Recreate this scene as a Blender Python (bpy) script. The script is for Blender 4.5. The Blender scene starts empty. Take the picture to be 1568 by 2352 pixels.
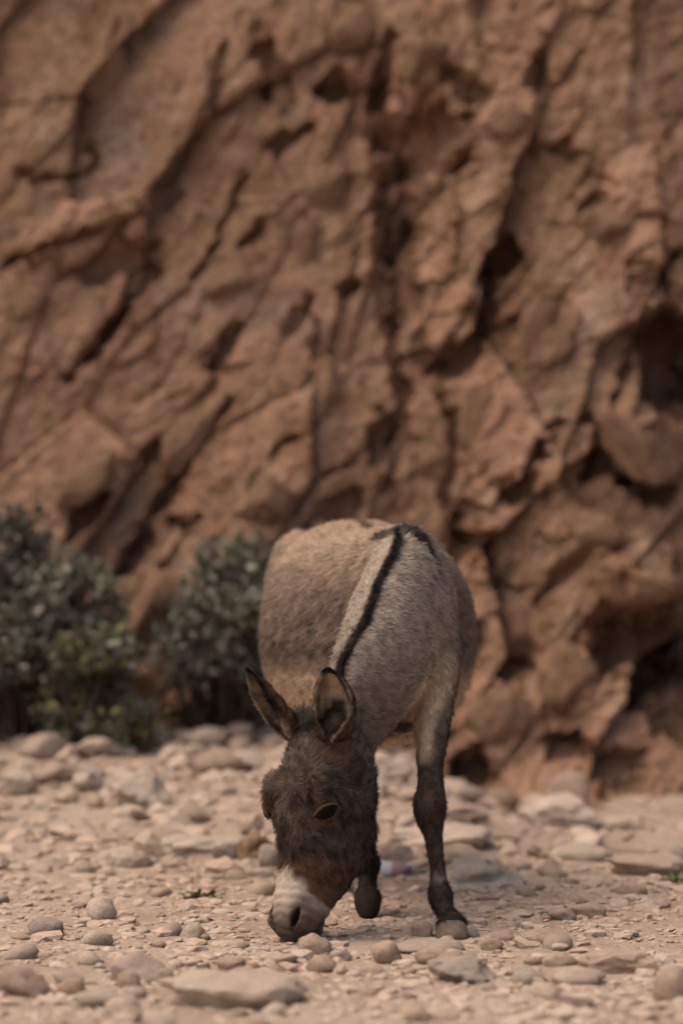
import bpy, bmesh, math, random
import numpy as np
from mathutils import Vector, Matrix

random.seed(7)
rng = np.random.default_rng(7)
scene = bpy.context.scene
C = scene.collection

# ------------------------------------------------------------------ camera
CAM_H = 0.80
FPX = 85.0 / 36.0 * 2352.0          # focal length in units of a 1568 x 2352 frame
PITCH = math.atan((1414.0 - 1176.0) / FPX)
cd = bpy.data.cameras.new("camera")
cd.sensor_fit = 'VERTICAL'
cd.sensor_height = 36.0
cd.lens = 85.0
cd.clip_start = 0.05
cd.clip_end = 400.0
cd.dof.use_dof = True
cd.dof.focus_distance = 6.10
cd.dof.aperture_fstop = 1.3
cd.dof.aperture_blades = 9
cam = bpy.data.objects.new("camera", cd)
cam.location = (0, 0, CAM_H)
cam.rotation_euler = (math.radians(90) + PITCH, 0, 0)
C.objects.link(cam)
scene.camera = cam

# ------------------------------------------------------------------ sky, sun, exposure
SUN_EL, SUN_AZ = math.radians(63), math.radians(-104)    # azimuth from +Y towards +X
world = bpy.data.worlds.new("World")
scene.world = world
world.use_nodes = True
wn = world.node_tree
sky = wn.nodes.new("ShaderNodeTexSky")
sky.sky_type = 'NISHITA'
sky.sun_disc = False
sky.sun_elevation = SUN_EL
sky.sun_rotation = SUN_AZ
sky.air_density = 1.0
sky.dust_density = 6.0
sky.ozone_density = 0.6
wn.links.new(sky.outputs[0], wn.nodes["Background"].inputs[0])
wn.nodes["Background"].inputs[1].default_value = 0.14
sd = bpy.data.lights.new("sun", 'SUN')
sd.energy = 1.5
sd.angle = math.radians(72)
sd.color = (1.0, 0.93, 0.84)
sun = bpy.data.objects.new("sun", sd)
sdir = Vector((math.sin(SUN_AZ) * math.cos(SUN_EL), math.cos(SUN_AZ) * math.cos(SUN_EL), math.sin(SUN_EL)))
sun.rotation_euler = sdir.to_track_quat('Z', 'Y').to_euler()
sun.location = (0, 0, 20)
C.objects.link(sun)
vs = scene.view_settings
vs.view_transform = 'Standard'
vs.look = 'None'
vs.gamma = 1.0
vs.exposure = 0.36
vs.use_curve_mapping = False
vs.use_white_balance = True
vs.white_balance_temperature = 7600
vs.white_balance_tint = 17
scene.cycles.use_denoising = True
scene.cycles.max_bounces = 6
scene.cycles.diffuse_bounces = 3
scene.cycles.glossy_bounces = 2
scene.cycles.transmission_bounces = 4

# ------------------------------------------------------------------ helpers
def at(px, py, Y):
    """world point seen at (px, py) of the 1568 x 2352 frame that lies on the plane y = Y"""
    dx = (px - 784.0) / FPX
    up = (1176.0 - py) / FPX
    fy = math.cos(PITCH) - up * math.sin(PITCH)
    fz = math.sin(PITCH) + up * math.cos(PITCH)
    s = Y / fy
    return np.array((dx * s, Y, CAM_H + fz * s))

def sstep(a, b, x):
    t = np.clip((x - a) / (b - a), 0.0, 1.0)
    return t * t * (3 - 2 * t)

def _hash(ix, iy, iz, seed):
    h = (ix * 374761393 + iy * 668265263 + iz * 2147483647 + seed * 974634777) & 0xFFFFFFFF
    h = ((h ^ (h >> 13)) * 1274126177) & 0xFFFFFFFF
    h = ((h ^ (h >> 16)) * 2246822519) & 0xFFFFFFFF
    return h ^ (h >> 15)

def noise3(x, y, z, seed=0):
    """gradient noise, about -1..1, numpy arrays in"""
    x, y, z = np.broadcast_arrays(np.asarray(x, float), np.asarray(y, float), np.asarray(z, float))
    x0 = np.floor(x).astype(np.int64); y0 = np.floor(y).astype(np.int64); z0 = np.floor(z).astype(np.int64)
    fx, fy, fz = x - x0, y - y0, z - z0
    ux, uy, uz = (f * f * f * (f * (f * 6 - 15) + 10) for f in (fx, fy, fz))
    out = 0.0
    for i in (0, 1):
        wx = ux if i else 1 - ux
        for j in (0, 1):
            wy = uy if j else 1 - uy
            for k in (0, 1):
                wz = uz if k else 1 - uz
                h = _hash(x0 + i, y0 + j, z0 + k, seed)
                gx = (h & 1023) / 511.5 - 1; gy = ((h >> 10) & 1023) / 511.5 - 1; gz = ((h >> 20) & 1023) / 511.5 - 1
                out = out + wx * wy * wz * (gx * (fx - i) + gy * (fy - j) + gz * (fz - k))
    return out * 1.4

def fbm(x, y, z, octs=4, seed=0, gain=0.5):
    a, f, s = 1.0, 1.0, 0.0
    for o in range(octs):
        s = s + a * noise3(np.asarray(x) * f, np.asarray(y) * f, np.asarray(z) * f, seed + o * 17)
        a *= gain; f *= 2.03
    return s

def worley(x, y, seed=0):
    """2-D cells: F1, F2, two random values and a random tilt of the nearest cell, offset to its centre"""
    x = np.asarray(x, float); y = np.asarray(y, float)
    ix = np.floor(x).astype(np.int64); iy = np.floor(y).astype(np.int64)
    f1 = np.full(x.shape, 9.0); f2 = np.full(x.shape, 9.0)
    idh = np.zeros(x.shape, np.int64); ox = np.zeros(x.shape); oy = np.zeros(x.shape)
    for i in (-1, 0, 1):
        for j in (-1, 0, 1):
            h = _hash(ix + i, iy + j, 0 * ix, seed)
            cx = ix + i + (h & 1023) / 1023.0; cy = iy + j + ((h >> 10) & 1023) / 1023.0
            dx = x - cx; dy = y - cy
            d = np.sqrt(dx * dx + dy * dy)
            near = d < f1
            f2 = np.where(near, f1, np.minimum(f2, d))
            ox = np.where(near, dx, ox); oy = np.where(near, dy, oy)
            idh = np.where(near, _hash(ix + i, iy + j, 0 * ix + 5, seed + 3), idh)
            f1 = np.where(near, d, f1)
    r = (idh & 1023) / 1023.0
    tx = ((idh >> 10) & 1023) / 511.5 - 1; ty = ((idh >> 20) & 1023) / 511.5 - 1
    return f1, f2, r, tx, ty, ox, oy

def link(o, parent=None):
    C.objects.link(o)
    if parent is not None:
        o.parent = parent
    return o

def mesh_np(name, co, faces, smooth=True):
    """mesh from numpy vertices and an (n,3) or (n,4) array (or list of such arrays) of faces"""
    if not isinstance(faces, list):
        faces = [faces]
    me = bpy.data.meshes.new(name)
    me.vertices.add(len(co))
    me.vertices.foreach_set("co", np.ascontiguousarray(co, dtype=np.float32).ravel())
    loops = np.concatenate([f.ravel() for f in faces]).astype(np.int32)
    tot = np.concatenate([np.full(len(f), f.shape[1], np.int32) for f in faces])
    start = np.concatenate([[0], np.cumsum(tot)[:-1]]).astype(np.int32)
    me.loops.add(len(loops)); me.loops.foreach_set("vertex_index", loops)
    me.polygons.add(len(tot)); me.polygons.foreach_set("loop_start", start)
    me.polygons.foreach_set("loop_total", tot)
    me.polygons.foreach_set("use_smooth", np.full(len(tot), smooth, dtype=bool))
    me.update(calc_edges=True)
    me.validate()
    return me

def set_color(me, name, col):
    a = me.attributes.new(name, 'FLOAT_COLOR', 'POINT')
    c = np.ones((len(me.vertices), 4), np.float32); c[:, :3] = col
    a.data.foreach_set("color", c.ravel())

def set_vec(me, name, v):
    a = me.attributes.new(name, 'FLOAT_VECTOR', 'POINT')
    a.data.foreach_set("vector", np.ascontiguousarray(v, dtype=np.float32).ravel())

def tag(o, label=None, cat=None, group=None, kind=None):
    if label: o["label"] = label
    if cat: o["category"] = cat
    if group: o["group"] = group
    if kind: o["kind"] = kind
    return o

class NT:
    """tiny node builder"""
    def __init__(s, name, rough=0.9, spec=0.25):
        s.m = bpy.data.materials.new(name); s.m.use_nodes = True
        s.t = s.m.node_tree; s.b = s.t.nodes["Principled BSDF"]
        s.b.inputs["Roughness"].default_value = rough
        s.b.inputs["Specular IOR Level"].default_value = spec
    def n(s, typ, **kw):
        n = s.t.nodes.new(typ)
        for k, v in kw.items():
            setattr(n, k, v)
        return n
    def l(s, a, b):
        s.t.links.new(a, b)
    def coord(s, scale=None):
        tc = s.n("ShaderNodeTexCoord")
        return tc.outputs["Object"]
    def noise(s, vec, scale, detail=6, rough=0.6, dist=0.0):
        n = s.n("ShaderNodeTexNoise")
        n.inputs["Scale"].default_value = scale; n.inputs["Detail"].default_value = detail
        n.inputs["Roughness"].default_value = rough; n.inputs["Distortion"].default_value = dist
        s.l(vec, n.inputs["Vector"]); return n.outputs["Fac"]
    def ramp(s, fac, stops):
        r = s.n("ShaderNodeValToRGB"); e = r.color_ramp.elements
        while len(e) < len(stops): e.new(0.5)
        for k, (p, c) in zip(e, stops):
            k.position = p; k.color = (c[0], c[1], c[2], 1) if hasattr(c, '__len__') else (c, c, c, 1)
        s.l(fac, r.inputs[0]); return r.outputs[0]
    def mix(s, fac, a, b, mode='MIX'):
        m = s.n("ShaderNodeMix", data_type='RGBA', blend_type=mode)
        for sock, v in ((m.inputs[0], fac), (m.inputs[6], a), (m.inputs[7], b)):
            if hasattr(v, "is_linked") or hasattr(v, "links"): s.l(v, sock)
            elif hasattr(v, '__len__'): sock.default_value = (v[0], v[1], v[2], 1)
            else: sock.default_value = v
        return m.outputs[2]
    def bump(s, h, strength, dist):
        b = s.n("ShaderNodeBump"); b.inputs["Strength"].default_value = strength
        b.inputs["Distance"].default_value = dist
        s.l(h, b.inputs["Height"]); s.l(b.outputs[0], s.b.inputs["Normal"])
    def color(s, c):
        if hasattr(c, '__len__'): s.b.inputs["Base Color"].default_value = (c[0], c[1], c[2], 1)
        else: s.l(c, s.b.inputs["Base Color"])

# ------------------------------------------------------------------ materials
def mat_cliff(slabs=False):
    t = NT("cliff_rock", 0.95, 0.15); v = t.coord()
    mp = t.n("ShaderNodeMapping"); mp.inputs["Rotation"].default_value = (0, math.radians(-32), 0)
    mp.inputs["Scale"].default_value = (2.6, 1.0, 1.0); t.l(v, mp.inputs["Vector"])
    big = t.noise(mp.outputs[0], 1.1, 5, 0.6, 0.4)
    c = t.ramp(big, [(0.26, (0.165, 0.092, 0.058)), (0.42, (0.275, 0.163, 0.106)), (0.58, (0.34, 0.216, 0.147)), (0.74, (0.32, 0.182, 0.118))])
    pale = t.noise(mp.outputs[0], 2.3, 6, 0.65)
    c = t.mix(t.ramp(pale, [(0.50, 0.0), (0.66, 0.8)]), c, (0.36, 0.255, 0.185))
    grey = t.noise(v, 1.7, 5, 0.6)
    c = t.mix(t.ramp(grey, [(0.56, 0.0), (0.68, 0.6)]), c, (0.29, 0.235, 0.20))
    fine = t.noise(v, 28, 6, 0.7)
    c = t.mix(0.75, c, t.ramp(fine, [(0.30, 0.40), (0.65, 1.2)]), 'MULTIPLY')
    mid = t.noise(mp.outputs[0], 6.5, 7, 0.72, 0.6)
    c = t.mix(0.85, c, t.ramp(mid, [(0.30, (0.50, 0.46, 0.44)), (0.48, (0.97, 0.95, 0.94)), (0.68, (1.22, 1.20, 1.18))]), 'MULTIPLY')
    pk = t.noise(v, 2.0, 4, 0.6)
    c = t.mix(t.ramp(pk, [(0.50, 0.0), (0.62, 0.5)]), c, (0.34, 0.20, 0.14))
    och = t.noise(v, 3.1, 3, 0.5)
    c = t.mix(t.ramp(och, [(0.62, 0.0), (0.74, 0.4)]), c, (0.30, 0.20, 0.085))
    if slabs:
        at_ = t.n("ShaderNodeAttribute"); at_.attribute_name = "slab_tone"; c = t.mix(0.8, c, at_.outputs["Color"], 'MULTIPLY')
    t.color(c)
    t.bump(t.noise(v, 16, 8, 0.7), 0.7, 0.05)
    return t.m

def mat_stone(attr=False):
    t = NT("gravel_stone" if attr else "riverbed_stone", 0.88, 0.2)
    tc = t.n("ShaderNodeTexCoord")
    if attr:
        a = t.n("ShaderNodeAttribute"); a.attribute_name = "stone_colour"; base = a.outputs["Color"]; v = tc.outputs["Object"]; sc = 45
    else:
        oi = t.n("ShaderNodeObjectInfo"); base = oi.outputs["Color"]
        ad = t.n("ShaderNodeVectorMath", operation='ADD'); t.l(tc.outputs["Object"], ad.inputs[0])
        cx = t.n("ShaderNodeCombineXYZ"); mu = t.n("ShaderNodeMath", operation='MULTIPLY'); mu.inputs[1].default_value = 60
        t.l(oi.outputs["Random"], mu.inputs[0]); t.l(mu.outputs[0], cx.inputs[0]); t.l(cx.outputs[0], ad.inputs[1])
        v = ad.outputs[0]; sc = 2.2
    n1 = t.noise(v, sc, 6, 0.65, 0.5)
    c = t.mix(0.9, base, t.ramp(n1, [(0.28, (0.60, 0.56, 0.54)), (0.5, (0.98, 0.97, 0.96)), (0.72, (1.25, 1.25, 1.22))]), 'MULTIPLY')
    n2 = t.noise(v, sc * 0.55, 4, 0.6)
    c = t.mix(t.ramp(n2, [(0.56, 0.0), (0.68, 0.32)]), c, (0.36, 0.25, 0.18))
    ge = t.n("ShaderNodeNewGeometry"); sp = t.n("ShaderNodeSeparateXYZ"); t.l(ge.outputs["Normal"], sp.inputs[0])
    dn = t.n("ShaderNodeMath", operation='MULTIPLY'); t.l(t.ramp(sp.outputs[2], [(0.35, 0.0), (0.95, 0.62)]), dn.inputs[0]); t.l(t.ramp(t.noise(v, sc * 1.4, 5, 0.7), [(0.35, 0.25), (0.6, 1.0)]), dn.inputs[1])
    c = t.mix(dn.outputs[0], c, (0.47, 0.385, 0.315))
    n3 = t.noise(v, sc * 9, 4, 0.7)
    c = t.mix(0.55, c, t.ramp(n3, [(0.32, 0.55), (0.6, 1.1)]), 'MULTIPLY')
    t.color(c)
    t.bump(t.noise(v, sc * 3.2, 8, 0.7), 0.55, 0.06 if not attr else 0.006)
    return t.m

def mat_ground():
    t = NT("sandy_soil", 0.96, 0.1); v = t.coord()
    n1 = t.noise(v, 1.6, 6, 0.6)
    c = t.ramp(n1, [(0.3, (0.33, 0.248, 0.190)), (0.5, (0.41, 0.325, 0.262)), (0.7, (0.46, 0.385, 0.322))])
    n2 = t.noise(v, 60, 6, 0.75)
    c = t.mix(0.8, c, t.ramp(n2, [(0.3, 0.55), (0.62, 1.15)]), 'MULTIPLY')
    t.color(c)
    t.bump(t.noise(v, 90, 8, 0.75), 0.8, 0.012)
    return t.m

def mat_plain(name, col, rough=0.8, spec=0.3, var=0.25, scale=20, bump=0.0):
    t = NT(name, rough, spec); v = t.coord()
    n1 = t.noise(v, scale, 5, 0.6)
    lo = tuple(k * (1 - var) for k in col); hi = tuple(min(1, k * (1 + var)) for k in col)
    t.color(t.ramp(n1, [(0.3, lo), (0.7, hi)]))
    if bump: t.bump(t.noise(v, scale * 2, 6, 0.7), 0.6, bump)
    return t.m

def mat_attr(name, attr, rough=0.9, spec=0.15, var=0.0, scale=40, transl=False):
    t = NT(name, rough, spec); a = t.n("ShaderNodeAttribute"); a.attribute_name = attr
    c = a.outputs["Color"]
    if var:
        n1 = t.noise(t.coord(), scale, 5, 0.6)
        c = t.mix(var, c, t.ramp(n1, [(0.3, 0.5), (0.7, 1.3)]), 'MULTIPLY')
    t.color(c)
    if transl: t.b.inputs["Transmission Weight"].default_value = 0.0
    return t.m

M_CLIFF = mat_cliff(True); M_CRAG = mat_cliff()
M_STONE = mat_stone(); M_GRAVEL = mat_stone(True); M_GROUND = mat_ground()
M_LEAF = mat_attr("grey_green_leaf", "leaf_colour", 0.6, 0.3)
M_TWIG = mat_plain("twig_bark", (0.045, 0.034, 0.026), 0.9, 0.2, 0.3, 30)

# ------------------------------------------------------------------ ground
def ground_z(x, y):
    x = np.asarray(x, float); y = np.asarray(y, float)
    z = 0.022 * noise3(x * 0.9, y * 0.9, 0.3, 3) * sstep(4.2, 5.0, y) * 0.6
    # stony bank that climbs to the foot of the bushes
    bank = sstep(7.3, 9.7, y) * sstep(0.85, -0.15, x)
    z = z + bank * (0.27 + 0.05 * noise3(x * 2.1, y * 2.1, 0.7, 9))
    z = z + 0.10 * sstep(9.2, 10.4, y) * sstep(0.5, 1.6, x)
    # shallow channel of the stream on the other side
    ch = sstep(0.45, 0.70, x) * np.exp(-((y - 8.56) / 0.27) ** 4)
    z = z - 0.12 * ch
    return z

def axis(lo, a, b, hi, step, grow=1.25):
    xs = list(np.arange(a, b + 1e-6, step))
    s, v = step, a
    left = []
    while v > lo:
        s *= grow; v -= s; left.append(max(v, lo))
    s, v = step, xs[-1]
    right = []
    while v < hi:
        s *= grow; v += s; right.append(min(v, hi))
    return np.array(left[::-1] + xs + right)

def grid_faces(nx, ny):
    i = np.arange(nx - 1)[None, :] + np.arange(ny - 1)[:, None] * nx
    i = i.ravel()
    return np.stack([i, i + 1, i + nx + 1, i + nx], 1)

gx = axis(-60, -1.9, 2.0, 60, 0.014, 1.14); gy = axis(-60, 4.1, 10.4, 60, 0.014, 1.14)
X, Y = np.meshgrid(gx, gy); X = X.ravel(); Y = Y.ravel()
Z = ground_z(X, Y)
near = (np.abs(X) < 4) & (Y > 2) & (Y < 12)
Z[near] += 0.006 * fbm(X[near] * 9, Y[near] * 9, 0.1, 4, 21) + 0.003 * np.abs(noise3(X[near] * 45, Y[near] * 45, 0.5, 33))
me = mesh_np("ground", np.stack([X, Y, Z], 1), grid_faces(len(gx), len(gy)))
me.materials.append(M_GROUND)
ground = link(bpy.data.objects.new("ground", me)); tag(ground, kind="structure")

# stream water in the channel
xs = np.linspace(0.45, 5.0, 60); ys = np.linspace(8.1, 9.05, 12)
X, Y = np.meshgrid(xs, ys)
co = np.stack([X.ravel(), Y.ravel(), -0.048 + 0.0012 * noise3(X.ravel() * 12, Y.ravel() * 12, 0, 4)], 1)
me = mesh_np("water", co, grid_faces(60, 12))
t = NT("stream_water", 0.06, 0.5); t.color((0.05, 0.045, 0.035)); t.b.inputs["Transmission Weight"].default_value = 0.0
t.bump(t.noise(t.coord(), 25, 3, 0.5), 0.15, 0.01)
me.materials.append(t.m)
tag(link(bpy.data.objects.new("stream_water", me)), kind="structure")

# ------------------------------------------------------------------ cliff
def px_xz(px, py, Y=10.3):
    p = at(px, py, Y); return p[0], p[2]

PITS = [  # px, py, rx, ry, tilt in degrees (up to the right), depth in metres
    (215, 565, 125, 42, 20, 0.30), (300, 590, 45, 30, 40, 0.25), (370, 395, 60, 45, 50, 0.15),
    (200, 760, 120, 16, 52, 0.20), (250, 690, 70, 12, 50, 0.18), (310, 1045, 75, 20, 55, 0.26),
    (495, 945, 40, 14, 30, 0.22), (500, 770, 60, 15, 58, 0.22), (180, 1175, 70, 30, 40, 0.28),
    (600, 50, 18, 110, 8, 0.25), (770, 148, 60, 24, -5, 0.35), (640, 150, 40, 60, 0, 0.14),
    (965, 270, 120, 95, -25, 0.42), (925, 400, 60, 120, -5, 0.30), (1090, 320, 45, 35, 20, 0.25),
    (930, 600, 55, 160, -6, 0.26), (1165, 560, 48, 42, 0, 0.34), (1130, 650, 25, 90, 0, 0.26),
    (1050, 800, 60, 48, 15, 0.34), (560, 500, 45, 18, 60, 0.22), (590, 540, 50, 16, -30, 0.2),
    (800, 625, 40, 14, 20, 0.22), (1305, 645, 50, 8, 66, 0.16), (1548, 830, 72, 150, 10, 0.75),
    (1400, 1065, 60, 50, -40, 0.34), (1480, 1125, 90, 34, -20, 0.4), (1240, 1055, 45, 28, 10, 0.3),
    (1185, 1125, 55, 32, 0, 0.34), (1470, 1500, 140, 105, -22, 0.65), (1530, 1600, 90, 110, 0, 0.5),
    (1060, 1290, 30, 110, 5, 0.26), (1130, 1300, 26, 90, 8, 0.22), (1175, 1350, 30, 60, -5, 0.25),
    (1190, 1540, 26, 60, 0, 0.25), (1290, 1700, 60, 36, 10, 0.34), (1410, 1760, 60, 55, 0, 0.3),
    (1085, 1795, 55, 48, -10, 0.55), (915, 1725, 60, 45, -30, 0.5), (60, 1640, 150, 110, 0, 0.8),
    (560, 1650, 150, 70, 5, 0.55), (1500, 640, 40, 60, 20, 0.2), (860, 150, 40, 60, 30, 0.2), (880, 1000, 26, 70, 5, 0.24), (760, 1170, 80, 30, 20, 0.22),
    (1360, 440, 70, 20, -15, 0.12), (1080, 120, 90, 20, -35, 0.2), (1250, 130, 30, 45, 20, 0.2), (1300, 300, 60, 16, -20, 0.14),
    (690, 690, 18, 60, -25, 0.16), (90, 330, 90, 9, 3, 0.14), (170, 300, 14, 40, 30, 0.16), (660, 260, 70, 18, 20, 0.2),
    (420, 1190, 70, 26, 25, 0.26), (300, 1270, 60, 22, 50, 0.24), (1090, 1480, 40, 50, 20, 0.25), (1290, 1330, 60, 26, 30, 0.2),
]
CRACKS = [  # polyline, half width px, depth
    ([(-30, 572), (110, 522), (220, 482), (300, 446), (285, 400)], 9, 0.22),
    ([(130, 850), (200, 760), (275, 645)], 10, 0.2), ([(560, 330), (480, 520), (430, 600)], 6, 0.12),
    ([(900, 0), (860, 200), (880, 420), (890, 700), (930, 900), (900, 1100)], 16, 0.2),
    ([(0, 345), (100, 352), (170, 340), (200, 290)], 7, 0.12), ([(700, 640), (720, 760), (690, 880)], 8, 0.12),
    ([(330, 1180), (440, 1020), (520, 900)], 9, 0.16), ([(1350, 1060), (1420, 900), (1490, 700), (1568, 560)], 9, 0.16),
    ([(1010, 880), (1060, 980), (1030, 1130), (1070, 1240)], 12, 0.16), ([(560, 1120), (640, 1010), (700, 990)], 8, 0.14),
    ([(380, 330), (470, 180), (500, 30)], 8, 0.12), ([(1240, 980), (1330, 960), (1420, 985)], 7, 0.12),
    ([(250, 1330), (330, 1180), (400, 1120)], 9, 0.16), ([(660, 1180), (740, 1090), (800, 1060)], 7, 0.12),
]
BULGES = [  # px, py, rx, ry, tilt, height
    (1475, 1000, 110, 75, -48, 0.30), (1470, 1330, 130, 60, -15, 0.34), (1130, 430, 120, 26, 25, 0.14),
    (1240, 780, 60, 110, -10, 0.14), (780, 70, 60, 75, 15, 0.22), (990, 120, 60, 60, 0, 0.16), (150, 480, 170, 60, 20, 0.12), (1040, 500, 22, 80, 8, 0.12),
    (280, 760, 70, 170, 0, 0.06), (600, 1150, 70, 55, 30, 0.14), (200, 1090, 90, 50, 50, 0.12), (1130, 1640, 90, 80, 10, 0.2), (1300, 1560, 70, 90, 0, 0.18),
]

def ell(x, z, px, py, rx, ry, ang):
    cx, cz = px_xz(px, py); k = 10.3 / FPX
    a = math.radians(ang); dx, dz = x - cx, z - cz
    u = (dx * math.cos(a) + dz * math.sin(a)) / (rx * k); v = (-dx * math.sin(a) + dz * math.cos(a)) / (ry * k)
    return np.sqrt(u * u + v * v)

def cliff_y(x, z, tone=False):
    wx = 0.03 * fbm(x * 1.3, z * 1.3, 0.2, 2, 50); wz = 0.03 * fbm(x * 1.3, z * 1.3, 4.2, 2, 51)
    rx_ = 0.006 * fbm(x * 9, z * 9, 0.2, 3, 52); rz_ = 0.006 * fbm(x * 9, z * 9, 3.2, 3, 53)
    x2, z2 = x + wx + rx_, z + wz + rz_
    tones = []
    def layer(ang, sa, sb, amp, tilt, seed, groove, back=False):
        a = math.radians(ang)
        u = (x2 * math.cos(a) + z2 * math.sin(a)) / sa; v = (-x2 * math.sin(a) + z2 * math.cos(a)) / sb
        f1, f2, r, tx, ty, ox, oy = worley(u, v, seed)
        d = amp * (r - 0.5) * 2 + tilt * (tx * ox * 0.7 + (ty * 0.75 - 0.35) * oy)
        g = sstep(0.10, 0.0, f2 - f1) * groove * (r > 0.5)
        tones.append(r)
        if back:
            du, dv = ox * sa, oy * sb
            return -d + g, x - (du * math.cos(a) - dv * math.sin(a)), z - (du * math.sin(a) + dv * math.cos(a))
        return -d + g
    L1, xa, za = layer(57, 0.95, 0.40, 0.060, 0.17, 60, 0.025, True)
    L2, xb, zb = layer(54, 0.25, 0.11, 0.022, 0.046, 61, 0.014, True)
    R1 = layer(70, 0.62, 0.36, 0.075, 0.18, 62, 0.015)
    R2 = layer(50, 0.19, 0.11, 0.028, 0.060, 63, 0.010)
    mixw = sstep(-0.15, 0.35, x + 0.3 * noise3(x, z, 0, 71))
    rub = 0.22 + 1.0 * sstep(0.0, 0.45, noise3(x * 1.4, z * 1.4, 7.7, 77))
    d = (L1 + L2 * rub) * (1 - mixw) + (R1 + R2 * (0.3 + 0.7 * rub)) * mixw
    L3, xc, zc = layer(46, 0.085, 0.050, 0.014, 0.036, 64, 0.012, True)
    d = d + L3 * (0.30 * rub + 0.22 * mixw) + 0.4 * layer(60, 0.040, 0.022, 0.005, 0.014, 65, 0.004)
    d = d * 0.62 + 0.10 * noise3(x * 0.9, z * 0.9, 1.5, 72) + 0.016 * fbm(x * 4, z * 4, 0.3, 5, 73, 0.6) + 0.010 * fbm(x * 11, z * 11, 1.6, 4, 76, 0.7) + 0.006 * np.abs(fbm(x * 22, z * 22, 0.6, 3, 75, 0.65))
    # hollows and knobs follow the joints of the rock: judged at the centres of the blocks
    xe = 0.30 * x + 0.40 * xb + 0.30 * xc; ze = 0.30 * z + 0.40 * zb + 0.30 * zc
    jit = 0.30 * fbm(x * 6, z * 6, 2.2, 4, 80)
    for p in PITS:
        e = ell(xe, ze, *p[:5]) + jit
        d = d + sstep(1.15, 0.60, e) * p[5] * 0.5
    for p in BULGES:
        e = ell(xe, ze, *p[:5]) + jit * 0.5
        d = d - sstep(1.2, 0.3, e) * p[5] * 0.5
    k = 10.3 / FPX
    for pts, w, dep in CRACKS:
        q = [px_xz(*p) for p in pts]; best = np.full(x.shape, 9.0)
        xf, zf = 0.5 * x2 + 0.5 * xc, 0.5 * z2 + 0.5 * zc
        for (ax, az), (bx, bz) in zip(q[:-1], q[1:]):
            ex, ez = bx - ax, bz - az
            tt = np.clip(((xf - ax) * ex + (zf - az) * ez) / (ex * ex + ez * ez), 0, 1)
            best = np.minimum(best, np.hypot(xf - ax - tt * ex, zf - az - tt * ez))
        d = d + sstep(1.7, 0.4, best / (w * k) + jit * 1.6) * dep * 0.5
    base = 10.42 + 0.16 * z - 0.28 * sstep(0.0, 1.2, x) - 0.25 * sstep(0.6, -0.2, z) * sstep(-0.1, 0.5, x)
    if tone:
        return base + d, (0.74 + 0.5 * tones[0]) * (1 - mixw) + (0.78 + 0.42 * tones[2]) * mixw + 0.16 * (tones[1] - 0.5) + 0.12 * (tones[3] - 0.5)
    return base + d

cx = axis(-18, -1.75, 1.85, 18, 0.0095, 1.07); cz = axis(-0.6, -0.1, 3.75, 15, 0.0095, 1.07)
X, Zc = np.meshgrid(cx, cz); X = X.ravel(); Zc = Zc.ravel()
Yc, tone = cliff_y(X, Zc, True)
me = mesh_np("cliff", np.stack([X, Yc, Zc], 1), grid_faces(len(cx), len(cz)), smooth=False)
set_color(me, "slab_tone", np.repeat(tone[:, None], 3, 1))
me.materials.append(M_CLIFF)
cliff = link(bpy.data.objects.new("cliff", me)); tag(cliff, kind="structure")


# ------------------------------------------------------------------ stones
def ico(sub):
    bm = bmesh.new(); bmesh.ops.create_icosphere(bm, subdivisions=sub, radius=1.0)
    co = np.array([v.co[:] for v in bm.verts]); f = np.array([[v.index for v in q.verts] for q in bm.faces]); bm.free()
    return co, f

def rock_shape(co, seed, angular, bumpy=1.0):
    """a unit stone: noise swelling, then flats cut by random planes"""
    r = np.random.default_rng(seed)
    o = r.uniform(-50, 50, 3)
    n = fbm(co[:, 0] * 0.9 + o[0], co[:, 1] * 0.9 + o[1], co[:, 2] * 0.9 + o[2], 3, seed)
    p = co * (1 + 0.28 * bumpy * n)[:, None]
    for _ in range(int(4 + angular * 9)):
        d = r.normal(size=3); d /= np.linalg.norm(d)
        h = r.uniform(0.62, 0.95) if angular > 0.4 else r.uniform(0.78, 1.0)
        s = p @ d - h
        p = p - np.where(s > 0, s * (0.55 + 0.4 * angular), 0)[:, None] * d
    n2 = fbm(p[:, 0] * 2.6 + o[1], p[:, 1] * 2.6 + o[2], p[:, 2] * 2.6 + o[0], 4, seed + 5, 0.6)
    p = p * (1 + (0.060 + 0.03 * angular) * bumpy * n2)[:, None]
    lo, hi = p.min(0), p.max(0)
    return (p - (lo + hi) / 2) / ((hi - lo) / 2)

def crag_shape(co, seed, cuts=16, lo=0.50, hi=0.82):
    """a broken block: a ball sliced by many planes, edges then chipped"""
    r = np.random.default_rng(seed); p = co * 1.0
    for _ in range(cuts):
        d = r.normal(size=3); d /= np.linalg.norm(d); h = r.uniform(lo, hi)
        den = p @ d
        p = np.where((den > h)[:, None], p * (h / np.maximum(den, 1e-6))[:, None], p)
    o = r.uniform(-40, 40, 3)
    p = p * (1 + 0.13 * fbm(p[:, 0] * 2.2 + o[0], p[:, 1] * 2.2 + o[1], p[:, 2] * 2.2 + o[2], 4, seed, 0.55))[:, None]
    lo_, hi_ = p.min(0), p.max(0)
    return (p - (lo_ + hi_) / 2) / ((hi_ - lo_) / 2)

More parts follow.
